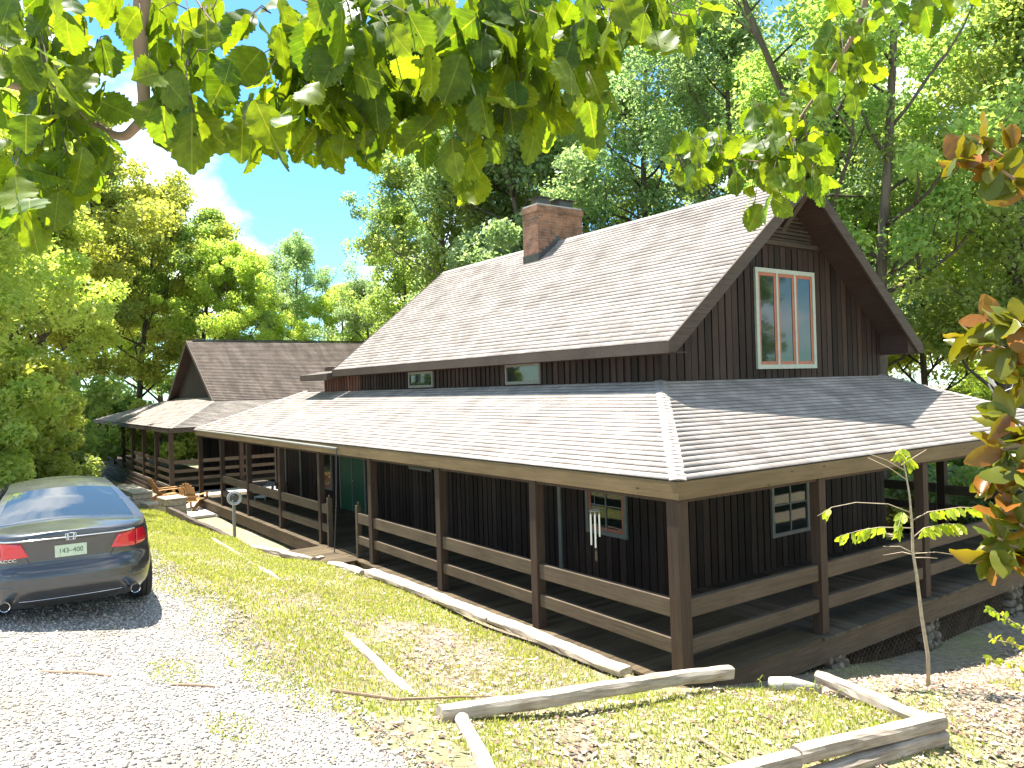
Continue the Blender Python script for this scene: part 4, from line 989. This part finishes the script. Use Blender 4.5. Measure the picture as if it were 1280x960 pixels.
def tree_proto(h, cr, base, nleaf, size, lmat, seed, lean=0, forks=1, bark='bark', nb=26, tr=.22):
    r_ = np.random.default_rng(seed)
    T = MB(); tips = []
    def limb(p, d, L, rad, depth):
        pts = [Vector(p)]; rads = [rad]; n = 6; dd = Vector(d).normalized()
        for i in range(n):
            dd = (dd+Vector(r_.normal(size=3))*.13+Vector((0, 0, .05))).normalized(); pts.append(pts[-1]+dd*L/n); rads.append(rad*(1-.75*(i+1)/n))
        T.tube(pts, rads, 7 if rad > .06 else 5); 
        if depth <= 0: tips.append(pts[-1]); tips.append(pts[-3]); return
        tips.append(pts[-1])
        for k in range(3):
            j = int(r_.integers(2, n+1)); a = r_.uniform(0, 2*PI)
            nd = (dd+Vector((math.cos(a), math.sin(a), r_.uniform(-.1, .6)))*.9).normalized()
            limb(pts[j], nd, L*r_.uniform(.45, .65), rads[j]*.75+.008, depth-1)
    for f in range(forks):
        a0 = r_.uniform(0, 2*PI); pts = [Vector((0,0,-.3))]; rads = [tr*1.5]; n = 12; off = Vector((math.cos(a0), math.sin(a0), 0))*(.35 if forks > 1 else .05)
        dd = Vector((off.x*.6+lean*.1, off.y*.6, 1)).normalized()
        for i in range(n):
            pts.append(pts[-1]+dd*h*.92/n); dd = (dd+Vector((r_.normal()*.05, r_.normal()*.05, .1))).normalized(); rads.append(tr*(1-.85*(i+1)/n)+.02)
        T.tube(pts, rads, 10)
        for k in range(nb//forks):
            q = base+(1-base)*((k+.5)/(nb/forks))**.9; j = q*n; i = min(n-1, int(j)); p = pts[i].lerp(pts[i+1], j-i)
            a = k*2.4+r_.uniform(-.5, .5); sh = math.sin(PI*min(1, max(.08, (q-base)/(1-base)*.8+.18)))**.7
            L = cr*sh*r_.uniform(.65, 1.1); d = Vector((math.cos(a), math.sin(a), r_.uniform(.15, .75)+q*.4))
            limb(p, d, L, rads[i]*.45, 1)
    C = np.array([tuple(t) for t in tips]); C = C+r_.normal(size=C.shape)*.25
    R = r_.uniform(.45, 1.05, len(C))*(cr/4.2)**.5
    V, F = small_leaves(C, R, nleaf, size)
    return T, V, F
LM = {
 'y': leafmat('leaf_sunny', (.34,.43,.10), (.52,.56,.18), .62, (1.4,1.3,.6)),
 'g': leafmat('leaf_green', (.23,.34,.10), (.38,.46,.17), .62, (1.45,1.35,.7)),
 'b': leafmat('leaf_cool', (.22,.33,.16), (.36,.45,.25), .6, (1.4,1.4,.85), .4),
}
def make_tree(name, key, *a, **k):
    T, V, F = tree_proto(*a, lmat=None, **k)
    r = empty(name); T.build('trunk', M['bark'], r, True); npmesh('crown', V, F, LM[key], r); return r
protos = {
 'ya': make_tree('broadleaf_tree', 'y', 13, 4.2, .27, 50000, .17, seed=1, tr=.16),
 'yb': make_tree('broadleaf_tree', 'y', 17, 4.4, .2, 44000, .19, seed=2, tr=.2),
 'ga': make_tree('broadleaf_tree', 'g', 20, 4.8, .22, 34000, .19, seed=3, tr=.24),
 'gb': make_tree('broadleaf_tree', 'g', 24, 5.2, .3, 36000, .19, seed=4, forks=2, nb=30, tr=.25),
 'ba': make_tree('broadleaf_tree', 'b', 23, 5.0, .25, 38000, .17, seed=5, nb=30, tr=.24),
 'bb': make_tree('broadleaf_tree', 'b', 16, 4.0, .24, 42000, .16, seed=6, tr=.17),
}
used = set()
TR = [
 (55,52,'yb',1.6,'very tall light green tree rising behind the left edge trees'),
 (120,72,'ga',1.45,'tall green tree far behind the left end of the far porch'),  # px, depth, kind, scale, label
 (-60,24,'ya',1.0,'bright yellow green tree at the far left edge'),
 (-45,31,'ya',1.35,'bright yellow green tree rising behind the car roof'),
 (18,44,'yb',1.2,'sunlit yellow green tree left of the far house gable'),
 (-45,40,'ga',1.25,'tall green tree standing behind the bright trees at the left edge'),
 (95,60,'ga',1.3,'tall darker green tree behind the yellow green trees on the left'),
 (168,62,'yb',1.36,'tall light green tree just left of the far house, bordering the sky gap'),
 (245,64,'ga',1.08,'tall narrow topped green tree directly above the far house gable'),
 (205,74,'yb',1.4,'pale bluish green tree seen between two sunlit trees on the left'),
 (310,62,'yb',1.06,'light green tree above the left part of the far house roof'),
 (372,66,'ba',.86,'rounded green tree above the middle of the far house roof'),
 (345,78,'ga',1.0,'low distant green tree behind the middle of the far house roof'),
 (425,64,'yb',.88,'short bright tree above the right end of the far house roof'),
 (465,58,'bb',.92,'small cool green tree where the two house roofs meet'),
 (510,46,'ga',.86,'green tree right of the sky gap above the left roof end'),
 (560,40,'ba',.90,'tall cool green tree behind the left end of the main roof'),
 (625,38,'ga',1.08,'tall leafy green tree left of the chimney'),
 (600,52,'ba',1.15,'very tall bluish tree far behind the left of the chimney'),
 (690,36,'bb',1.30,'cool green tree directly behind the chimney'),
 (745,42,'gb',1.02,'tall green tree right of the chimney with twin stems'),
 (810,36,'ba',1.06,'bluish green tree behind the middle of the main roof ridge'),
 (870,44,'gb',1.0,'tall green tree behind the ridge, left of the gable peak'),
 (925,34,'ba',1.02,'bluish green tree behind the near end of the ridge'),
 (985,42,'ga',1.2,'tall green tree directly behind the gable peak'),
 (1048,32,'bb',1.2,'cool green tree just right of the gable peak'),
 (1105,27,'gb',1.0,'tall twin stemmed tree with bare grey trunks right of the gable'),
 (1215,33,'gb',1.05,'tall twin stemmed tree near the right edge beyond the porch roof'),
 (1160,40,'ya',1.3,'sunlit yellow green tree behind the right end of the porch roof'),
 (1290,27,'ga',1.0,'green tree at the right edge behind the magnolia'),
 (1030,50,'yb',1.2,'sunlit tree far behind the gable, seen through thinner crowns'),
 (1250,48,'yb',1.1,'sunlit tree far off at the right edge'),
 (1370,34,'ga',1.1,'green tree just beyond the right edge'),
 (540,66,'yb',1.0,'distant sunlit tree at the right rim of the sky gap'),
]
REFL = [(17,19,'ga',.95),(24,27,'ga',1.2),(13,25,'ba',.95),(34,22,'gb',.9),(27,36,'ga',1.1),(38,33,'yb',1.2)]
def place(key, x, y, sc, label, name=None, zs=None):
    if key in used: o = copy_tree(protos[key])
    else: o = protos[key]; used.add(key)
    o.location = (x, y, H(x, y)-.1); o.rotation_euler = (0, 0, rng.uniform(0, 6.28)); s = sc; o.scale = (s*rng.uniform(.92, 1.1), s*rng.uniform(.92, 1.1), s*(zs or 1))
    tag(o, label, 'tree', 'woodland trees around the houses'); return o
for px, dp, key, sc, lab in TR:
    p = at(px, 480, dp); place(key, p[0], p[1], sc, lab)
for x_, y_, k_, s_ in REFL[:]:
    o = place(k_, x_, y_, s_, 'woodland tree standing outside the picture, mirrored in the gable window'); o['group'] = 'trees mirrored in the gable window'
# woodland shrubs
def shrub_proto(key, seed, n=16000, size=.13, R=1.5, h=2.2):
    r_ = np.random.default_rng(seed); C = np.array([(np.clip(r_.normal(), -1.5, 1.5)*R*.5, np.clip(r_.normal(), -1.5, 1.5)*R*.5, r_.uniform(.3, h)) for _ in range(34)]); Rr = r_.uniform(.3, .6, 34)
    V, F = small_leaves(C, Rr, n, size); r = empty('woodland_shrub'); T = MB()
    for c in C: T.tube([(0,0,-.1), (c[0]*.4, c[1]*.4, c[2]*.6), tuple(c)], [.03,.02,.008], 5)
    T.build('stems', M['bark'], r); npmesh('leaves', V, F, LM[key], r); return r
SP = [shrub_proto('g', 21), shrub_proto('y', 22), shrub_proto('b', 23)]; su = set()
SH = [(-40,26,1,1.6),(20,30,1,1.5),(30,36,0,1.6),(90,58,0,1.8),(150,60,1,1.8),(-10,36,1,2.4),(45,42,0,2.4),(115,62,2,2.4),(180,62,0,2.2),(210,60,1,2.0),(1110,28,1,1.3),(1150,31,0,1.5),(1190,27,1,1.3),(1230,30,2,1.6),(1275,27,0,1.5),(1130,37,0,2.2),(1210,40,1,2.4),(1290,36,0,2.2),(1170,24,2,1.0),(1250,23,0,1.1),(1330,24,1,1.3),(470,62,0,2.0),(400,66,1,2.0),(330,66,0,2.0),(270,62,1,1.8)]
for n_, (px, dp, k, sc) in enumerate(SH):
    p = at(px, 480, dp)
    o = copy_tree(SP[k]) if k in su else SP[k]; su.add(k)
    o.location = (p[0], p[1], H(p[0], p[1])); o.rotation_euler = (0,0,rng.uniform(0,6)); o.scale = (sc, sc, sc)
    tag(o, ('leafy understory shrub in the woods left of the far house' if px < 300 else 'leafy understory shrub in the woods behind the far house roof' if px < 600 else 'leafy understory shrub in the woods beyond the right end of the porch'), 'shrub', ('shrubs left of the far house' if px < 300 else 'shrubs behind the far house' if px < 600 else 'shrubs beyond the porch'))

# big serrated oak leaves overhead
def oak_outline(nt=9):
    pts = []
    for i in range(nt+1):
        t = i/nt; f = lambda u: .41*max(0, math.sin(PI*min(.99, u)**1.05+.01))**.62
        pts.append((t, f(t))); 
        if i < nt: pts.append((t+.25/nt, f(t+.5/nt)*.86))
    return pts
def big_leaves(P, down, size, mat, name, parent, elong=1.0, serr=True, cup=.12):
    n = len(P); ol = oak_outline() if serr else [(t, .27*math.sin(PI*min(1, t*.95+.03))**.75) for t in np.linspace(0, 1, 9)]
    k = len(ol); vs = []; F = []
    a = down/np.linalg.norm(down, axis=1)[:,None]; nn = rng.normal(size=(n, 3)); nn -= (nn*a).sum(1)[:,None]*a; nn /= np.linalg.norm(nn, axis=1)[:,None]; b = np.cross(a, nn)
    curl = rng.uniform(-.35, .45, n); cp = rng.uniform(-cup*.3, cup*2.4, n)
    base = np.zeros((n, 3*k, 3)); s = size[:,None]
    for j, (t, w) in enumerate(ol):
        w = w/elong; mid = P+a*s*t+nn*s*(curl*(t**2))[:,None]; wob = .03*np.sin(t*17+curl*40)[:,None]
        base[:,j] = mid; base[:,k+j] = mid+b*s*w+nn*s*(cp*w*2)[:,None]+nn*s*wob; base[:,2*k+j] = mid-b*s*w+nn*s*(cp*w*2)[:,None]-nn*s*wob
    f = []
    for j in range(k-1): f += [(j, j+1, k+j+1, k+j), (j+1, j, 2*k+j, 2*k+j+1)]
    F = (np.array(f)[None]+np.arange(n)[:,None,None]*3*k).reshape(-1, 4)
    T_ = np.array([t for t, w in ol]); W_l = np.array([w for t, w in ol])
    uv = np.stack([np.concatenate([T_*0, W_l, -W_l]), np.concatenate([T_, T_, T_])], -1); uv = np.tile(uv, (n, 1))
    return npmesh(name, base.reshape(-1, 3), F, mat, parent, True, uv)
OM = leafmat('oak_leaf', (.055,.13,.015), (.13,.21,.02), .58, (2.6,2.1,.35), .45, vein=True)
oak = empty('oak_tree', (9.2, -11.2, 0)); oz = H(9.2, -11.2); oak.location = (9.2, -11.2, oz)
tag(oak, 'broad leaved oak whose low leafy boughs hang across the top of the view', 'tree')
OL = np.array([9.2, -11.2, oz])
m = MB(); m.tube([(0,0,-.3),(.05,.05,1.5),(0,.1,3.2),(-.2,.3,5)], [.34,.26,.22,.17], 14); m.build('trunk', M['bark'], oak, True)
def oakbough(pts, r0, r1):
    P = [np.array(p)-OL for p in pts]; n = len(P); m = MB()
    # smooth
    Q = []
    for i in range(n-1):
        p0, p1, p2, p3 = P[max(0, i-1)], P[i], P[i+1], P[min(n-1, i+2)]
        for t in np.linspace(0, 1, 6)[:-1]: Q.append(.5*((2*p1)+(-p0+p2)*t+(2*p0-5*p1+4*p2-p3)*t*t+(-p0+3*p1-3*p2+p3)*t**3))
    Q.append(P[-1]); m.tube(Q, [r1+(r0-r1)*(1-i/len(Q))**2.6 for i in range(len(Q))], 8); m.build('bough', M['barklight'], oak, True); return Q
top = OL+np.array([-.2,.3,5])
b1 = oakbough([top, at(300,-900,1.0), at(190,-300,1.8), at(182,-60,2.0), at(175,40,2.05), at(180,130,2.1), at(168,160,2.1), at(140,168,2.15), at(60,120,2.2), at(-60,90,2.3)], .05, .011)
b2 = oakbough([top+np.array([0,0,-.2]), at(700,-900,1.2), at(640,-250,1.9), at(608,-20,2.05), at(590,45,2.1), at(562,95,2.1), at(470,170,2.2)], .045, .004)
b3 = oakbough([top+np.array([.05,0,-.1]), at(1150,-700,1.5), at(1100,-200,2.5), at(1082,0,2.7), at(1045,80,2.75), at(1005,140,2.8), at(960,200,2.8), at(900,190,2.8)], .035, .003)
for pts, r in (([at(230,-40,2.3), at(252,10,2.2), at(320,85,2.1), at(390,135,2.1)], .004), ([at(410,60,2.1), at(450,78,2.1), at(530,66,2.1), at(562,95,2.1)], .005), ([at(562,95,2.1), at(585,110,2.1), at(590,190,2.15)], .004), ([at(-20,50,2.0), at(35,80,2.0), at(110,150,2.0)], .004),
               ([at(640,-30,2.2), at(720,40,2.2), at(700,150,2.2)], .006), ([at(608,-20,2.05), at(760,0,2.3), at(860,20,2.4)], .005), ([at(300,-30,2.3), at(420,20,2.2), at(480,90,2.2)], .005), ([at(1005,140,2.8), at(1010,200,2.8), at(1000,240,2.8)], .004), ([at(30,-30,2.1), at(60,120,2.1), at(40,230,2.1)], .005)):
    oakbough(pts, r, r*.5)
CL = [ # px, py, rx, ry, depth, n, size
 (30,60,70,90,2.1,46,.13),(60,190,60,80,2.1,34,.125),(25,250,30,40,1.9,8,.13),(110,90,40,60,2.2,18,.12),(120,200,22,50,2.3,9,.11),
 (225,110,40,70,2.0,20,.15),(160,20,60,30,2.2,14,.12),(250,20,60,22,2.2,8,.12),
 (285,105,20,16,2.05,3,.13),(330,150,45,38,2.05,17,.145),(380,90,60,60,2.05,26,.14),(400,150,45,50,2.05,18,.145),(350,30,40,34,2.1,8,.13),
 (455,40,60,60,2.0,24,.15),(450,130,60,66,2.1,30,.14),(520,120,50,74,2.1,30,.135),(540,40,60,50,2.0,24,.15),
 (600,110,50,78,2.1,32,.135),(590,195,26,40,2.15,11,.12),(630,50,60,60,2.0,28,.16),(670,110,46,60,2.1,24,.135),(720,60,50,60,2.2,26,.13),(735,140,32,40,2.3,12,.125),
 (770,30,50,45,2.3,24,.125),(830,20,44,38,2.4,18,.115),(870,28,16,22,2.5,5,.11),
 (1080,8,50,22,2.6,12,.11),(1160,5,45,16,2.6,9,.11),(1050,55,36,34,2.7,15,.11),(1060,110,34,36,2.75,14,.105),(1010,110,28,40,2.75,14,.11),
 (990,190,50,44,2.8,34,.11),(905,195,60,32,2.8,30,.105),(955,232,42,34,2.8,16,.11),(860,215,26,24,2.8,9,.1),(1020,215,24,24,2.8,8,.1),(965,150,40,24,2.8,8,.1)]
P = []; SZ = []; tw = MB()
for px, py, rx, ry, dp, n, sz in CL:
    for _ in range(int(n*1.35)):
        a = rng.uniform(0, 2*PI); q = math.sqrt(rng.random()); x = px+rx*q*math.cos(a); y = py+ry*q*math.sin(a)-sz/dp*FOC*.28
        d_ = dp+rng.normal()*.14; P.append(at(x, y, d_)-OL); SZ.append(sz*rng.uniform(.55, .98)); 
        base = at(px+rx*.3*math.cos(a), py-ry*.4, dp)-OL
        if rng.random() < .35: tw.tube([tuple(base), tuple((base+P[-1])/2+np.array([0,0,.02])), tuple(P[-1])], [.0022,.0018,.0012], 4)
P = np.array(P); dn = rng.normal(size=P.shape)*.45+np.array([0,0,-1.0]); big_leaves(P, dn, np.array(SZ), OM, 'foliage', oak)
tw.build('twigs', M['bark'], oak)

# magnolia at the right edge
MG = leafmat('magnolia_leaf', (.07,.10,.012), (.19,.18,.025), .35, (2.2,1.8,.4), .25, back=(.27,.10,.022))
mag = empty('magnolia_tree'); mb = at(1420, 480, 4.6); mz = H(mb[0], mb[1]); ML_ = np.array([mb[0], mb[1], mz]); mag.location = ML_
tag(mag, 'magnolia with glossy leaves and rusty undersides at the right edge', 'tree')
m = MB(); m.tube([(0,0,-.2),(.03,0,1.5),(0,.05,3.0),(-.03,.05,4.6)], [.07,.055,.04,.02], 10); m.build('trunk', M['bark'], mag, True)
whorls = [(1195,200,4.0),(1225,178,4.05),(1240,205,3.9),(1262,190,4.1),(1270,232,4.0),(1235,400,3.8),(1268,400,3.6),(1222,420,3.9),(1262,432,3.7),(1275,470,3.8),(1262,520,3.7),(1252,560,3.8),(1272,585,3.6),(1240,590,3.9),(1262,620,3.7),(1248,672,3.7),(1268,690,3.8),(1240,692,3.75),(1275,655,3.6),(1290,540,3.6),(1295,620,3.7),(1285,440,3.7),(1300,200,4.2)]
P = []; D_ = []; m = MB()
for px, py, dp in whorls:
    c = at(px, py, dp)-ML_; root = at(1400, py+60 if py > 300 else py+80, 4.4)-ML_
    mid = (c+root)/2+np.array([0,0,-.06]); m.tube([tuple(root), tuple(mid), tuple(c)], [.016,.011,.006], 6)
    ax = c-mid; ax /= np.linalg.norm(ax)
    for _ in range(9):
        d = rng.normal(size=3); d -= (d@ax)*ax; d /= np.linalg.norm(d); P.append(c+ax*rng.uniform(-.08,.02)); D_.append(d+ax*rng.uniform(.2, 1.0)+np.array([0,0,-.15]))
m.build('branches', M['barklight'], mag, True)
big_leaves(np.array(P), np.array(D_), rng.uniform(.10, .19, len(P)), MG, 'foliage', mag, .95, False, .2)

# sapling with feathered leaves beside the porch
sx_, sy_ = 2.06, 2.12; sz_ = H(sx_, sy_); sap = empty('young_sapling', (sx_, sy_, sz_)); tag(sap, 'slender pale stemmed sapling with a few feathered leaves standing in front of the porch rails', 'sapling')
SO = np.array([sx_, sy_, sz_]); dpt = float((SO-CAM)@FWD)
def sp_(px, py, dd=0): return tuple(at(px, py, dpt+dd)-SO)
m = MB(); st = [(0,0,-.05), sp_(1160,820), sp_(1152,770), sp_(1146,720), sp_(1141,690), sp_(1140,655), sp_(1137,620), sp_(1132,590), sp_(1128,572)]
m.tube(st, [.026,.024,.021,.019,.018,.015,.012,.009,.006], 8); m.build('trunk', M['sapbark'], sap, True)
frm = MB(); LP = []; LD = []
fronds = [([(1139,641),(1110,630),(1070,628),(1040,634),(1022,645)], 2, .5), ([(1139,660),(1100,659),(1075,663),(1050,670)], 8, .0), ([(1141,650),(1160,640),(1200,634),(1245,636),(1262,640)], 17, 0), ([(1141,672),(1155,660),(1180,655),(1200,655)], 10, 0),
 ([(1139,690),(1125,683),(1104,683)], 0, 0), ([(1140,693),(1128,690),(1104,694)], 0, 0), ([(1142,692),(1170,690),(1210,696)], 0, 0), ([(1143,697),(1160,697),(1172,698)], 0, 0), ([(1134,600),(1112,585),(1085,572)], 0, 0), ([(1131,588),(1108,575),(1082,566)], 0, 0), ([(1130,580),(1145,570),(1158,562)], 0, 0),
 ([(1140,650),(1128,640),(1124,655),(1122,662)], 5, 0), ([(1128,572),(1122,566),(1128,560)], 4, 0), ([(1128,576),(1136,570),(1138,580)], 4, 0)]
for k, (pp, nl, s0) in enumerate(fronds):
    dd = np.linspace(0, rng.uniform(-.2, .2), len(pp)); W3 = [np.array(sp_(a, b, d)) for (a, b), d in zip(pp, dd)]
    frm.tube([tuple(w) for w in W3], list(np.linspace(.007, .003, len(W3))), 6)
    for j in range(nl):
        q = .25+.75*(j+.5)/nl; q = max(q, s0+.3) if s0 else q; i = min(len(W3)-2, int(q*(len(W3)-1))); f = q*(len(W3)-1)-i; p = W3[i]*(1-f)+W3[i+1]*f
        ax = W3[i+1]-W3[i]; ax /= np.linalg.norm(ax); sd_ = np.cross(ax, [0,0,1.0])
        for s in (-1, 1): LP.append(p); LD.append(sd_*s*.55+ax*.35+np.array([0,0,-.75])+rng.normal(size=3)*.1)
frm.build('leaf_stalks', M['sapbark'], sap, True)
SM = leafmat('sapling_leaflet', (.28,.32,.03), (.42,.44,.06), .5, (1.6,1.5,.5))
big_leaves(np.array(LP), np.array(LD), rng.uniform(.13, .19, len(LP)), SM, 'leaflets', sap, 1.15, False)
# low sprigs at the bottom right
for (px, py, dp, pts, lab) in ((1290,800,7.6,[(1285,790),(1262,775),(1245,765),(1232,760)], 'thin leafy sprig at the right edge, upper one of three'), (1300,830,7.4,[(1290,815),(1270,805),(1245,800),(1236,796)], 'thin leafy sprig at the right edge, middle one of three'), (1300,860,7.2,[(1290,838),(1268,830),(1245,826),(1228,822)], 'thin leafy sprig at the right edge, lowest one of three')):
    r = empty('leafy_sprig'); g0 = at(px+60, py+60, dp); g0[2] = H(g0[0], g0[1]); r.location = g0; tag(r, lab, 'plant')
    W3 = [np.zeros(3)]+[at(a, b, dp)-g0 for a, b in pts]; MB().tube([tuple(w) for w in W3], list(np.linspace(.009,.003,len(W3))), 6).build('stem', M['sapbark'], r)
    LP = []; LD = []
    for i in range(1, len(W3)-1):
        for q in (0,.25,.5,.75): 
            p = W3[i]*(1-q)+W3[i+1]*q; LP += [p, p]; LD += [rng.normal(size=3)*.5+np.array([0,0,-.6]), rng.normal(size=3)*.5+np.array([0,0,.3])]
    big_leaves(np.array(LP), np.array(LD), rng.uniform(.04,.09,len(LP)), SM, 'leaves', r, 1.0, False)
# grass clump of strappy leaves at the porch corner
g = MB()
for k in range(16):
    x, y = 1.35+rng.uniform(-.35,.55), .25+rng.uniform(-.25,.2); z = H(x, y); a = rng.uniform(0, 6.28); L = rng.uniform(.12, .24)
    g.tube([(x,y,z),(x+math.cos(a)*L*.25,y+math.sin(a)*L*.25,z+L*.7),(x+math.cos(a)*L*.6,y+math.sin(a)*L*.6,z+L*.8),(x+math.cos(a)*L*.95,y+math.sin(a)*L*.95,z+L*.45)], [.006,.007,.005,.002], 4)
tag(g.build('grass_clump', M['grass']), 'clump of long arching grass leaves beside the porch corner', 'grass clump')

# ---------------------------------------------------------------- sky, sun, camera
w = bpy.data.worlds.new('World'); S.world = w; w.use_nodes = True; nt = w.node_tree; nt.nodes.clear()
out = nt.nodes.new('ShaderNodeOutputWorld'); bg = nt.nodes.new('ShaderNodeBackground'); sky = nt.nodes.new('ShaderNodeTexSky'); sky.sky_type = 'NISHITA'; sky.sun_disc = False
sdir = Vector((-1.62, -.42, 5.04)).normalized(); el = math.asin(sdir.z); az = math.atan2(sdir.x, sdir.y)
sky.sun_elevation = el; sky.sun_rotation = az; sky.air_density = 1.0; sky.dust_density = .2; sky.ozone_density = 3.0; sky.altitude = 200
tc = nt.nodes.new('ShaderNodeTexCoord'); mp = nt.nodes.new('ShaderNodeMapping'); mp.inputs['Scale'].default_value = (1, 1, 1.8); nt.links.new(tc.outputs['Generated'], mp.inputs[0])
ns = nt.nodes.new('ShaderNodeTexNoise'); ns.inputs['Scale'].default_value = 3.0; ns.inputs['Detail'].default_value = 7; ns.inputs['Roughness'].default_value = .55; nt.links.new(mp.outputs[0], ns.inputs[0])
mp.inputs['Location'].default_value = (.9, .55, .3)
rp = nt.nodes.new('ShaderNodeValToRGB'); rp.color_ramp.elements[0].position = .50; rp.color_ramp.elements[1].position = .66; nt.links.new(ns.outputs['Fac'], rp.inputs[0])
mx = nt.nodes.new('ShaderNodeMix'); mx.data_type = 'RGBA'; nt.links.new(rp.outputs[0], mx.inputs[0]); tn = nt.nodes.new('ShaderNodeMix'); tn.data_type = 'RGBA'; tn.blend_type = 'MULTIPLY'; tn.inputs[0].default_value = 1; tn.inputs[7].default_value = (.58,.93,1.0,1); nt.links.new(sky.outputs[0], tn.inputs[6]); nt.links.new(tn.outputs[2], mx.inputs[6]); mx.inputs[7].default_value = (9, 8.9, 8.7, 1)
nt.links.new(mx.outputs[2], bg.inputs[0]); bg.inputs[1].default_value = .09; nt.links.new(bg.outputs[0], out.inputs[0])
sl = bpy.data.lights.new('sun', 'SUN'); sl.energy = 5; sl.angle = math.radians(.5); sl.color = (1, .96, .88); so = bpy.data.objects.new('sun', sl); COL.objects.link(so)
so.rotation_euler = (-sdir).to_track_quat('-Z', 'Y').to_euler(); so.location = (0, 0, 30)
cam = bpy.data.cameras.new('camera'); co = bpy.data.objects.new('camera', cam); COL.objects.link(co); S.camera = co
cam.sensor_width = 36; cam.lens = FOC/1280*36; cam.clip_end = 1500; cam.clip_start = .05
Mx = Matrix(((RGT[0], UPV[0], -FWD[0], CAM[0]), (RGT[1], UPV[1], -FWD[1], CAM[1]), (RGT[2], UPV[2], -FWD[2], CAM[2]), (0,0,0,1))); co.matrix_world = Mx
S.view_settings.view_transform = 'Standard'; S.view_settings.look = 'None'; S.view_settings.exposure = 1.82; S.view_settings.gamma = 1
S.cycles.max_bounces = 8; S.cycles.diffuse_bounces = 5; S.cycles.transmission_bounces = 5; S.cycles.glossy_bounces = 3
S.render.resolution_x = 1024; S.render.resolution_y = 768
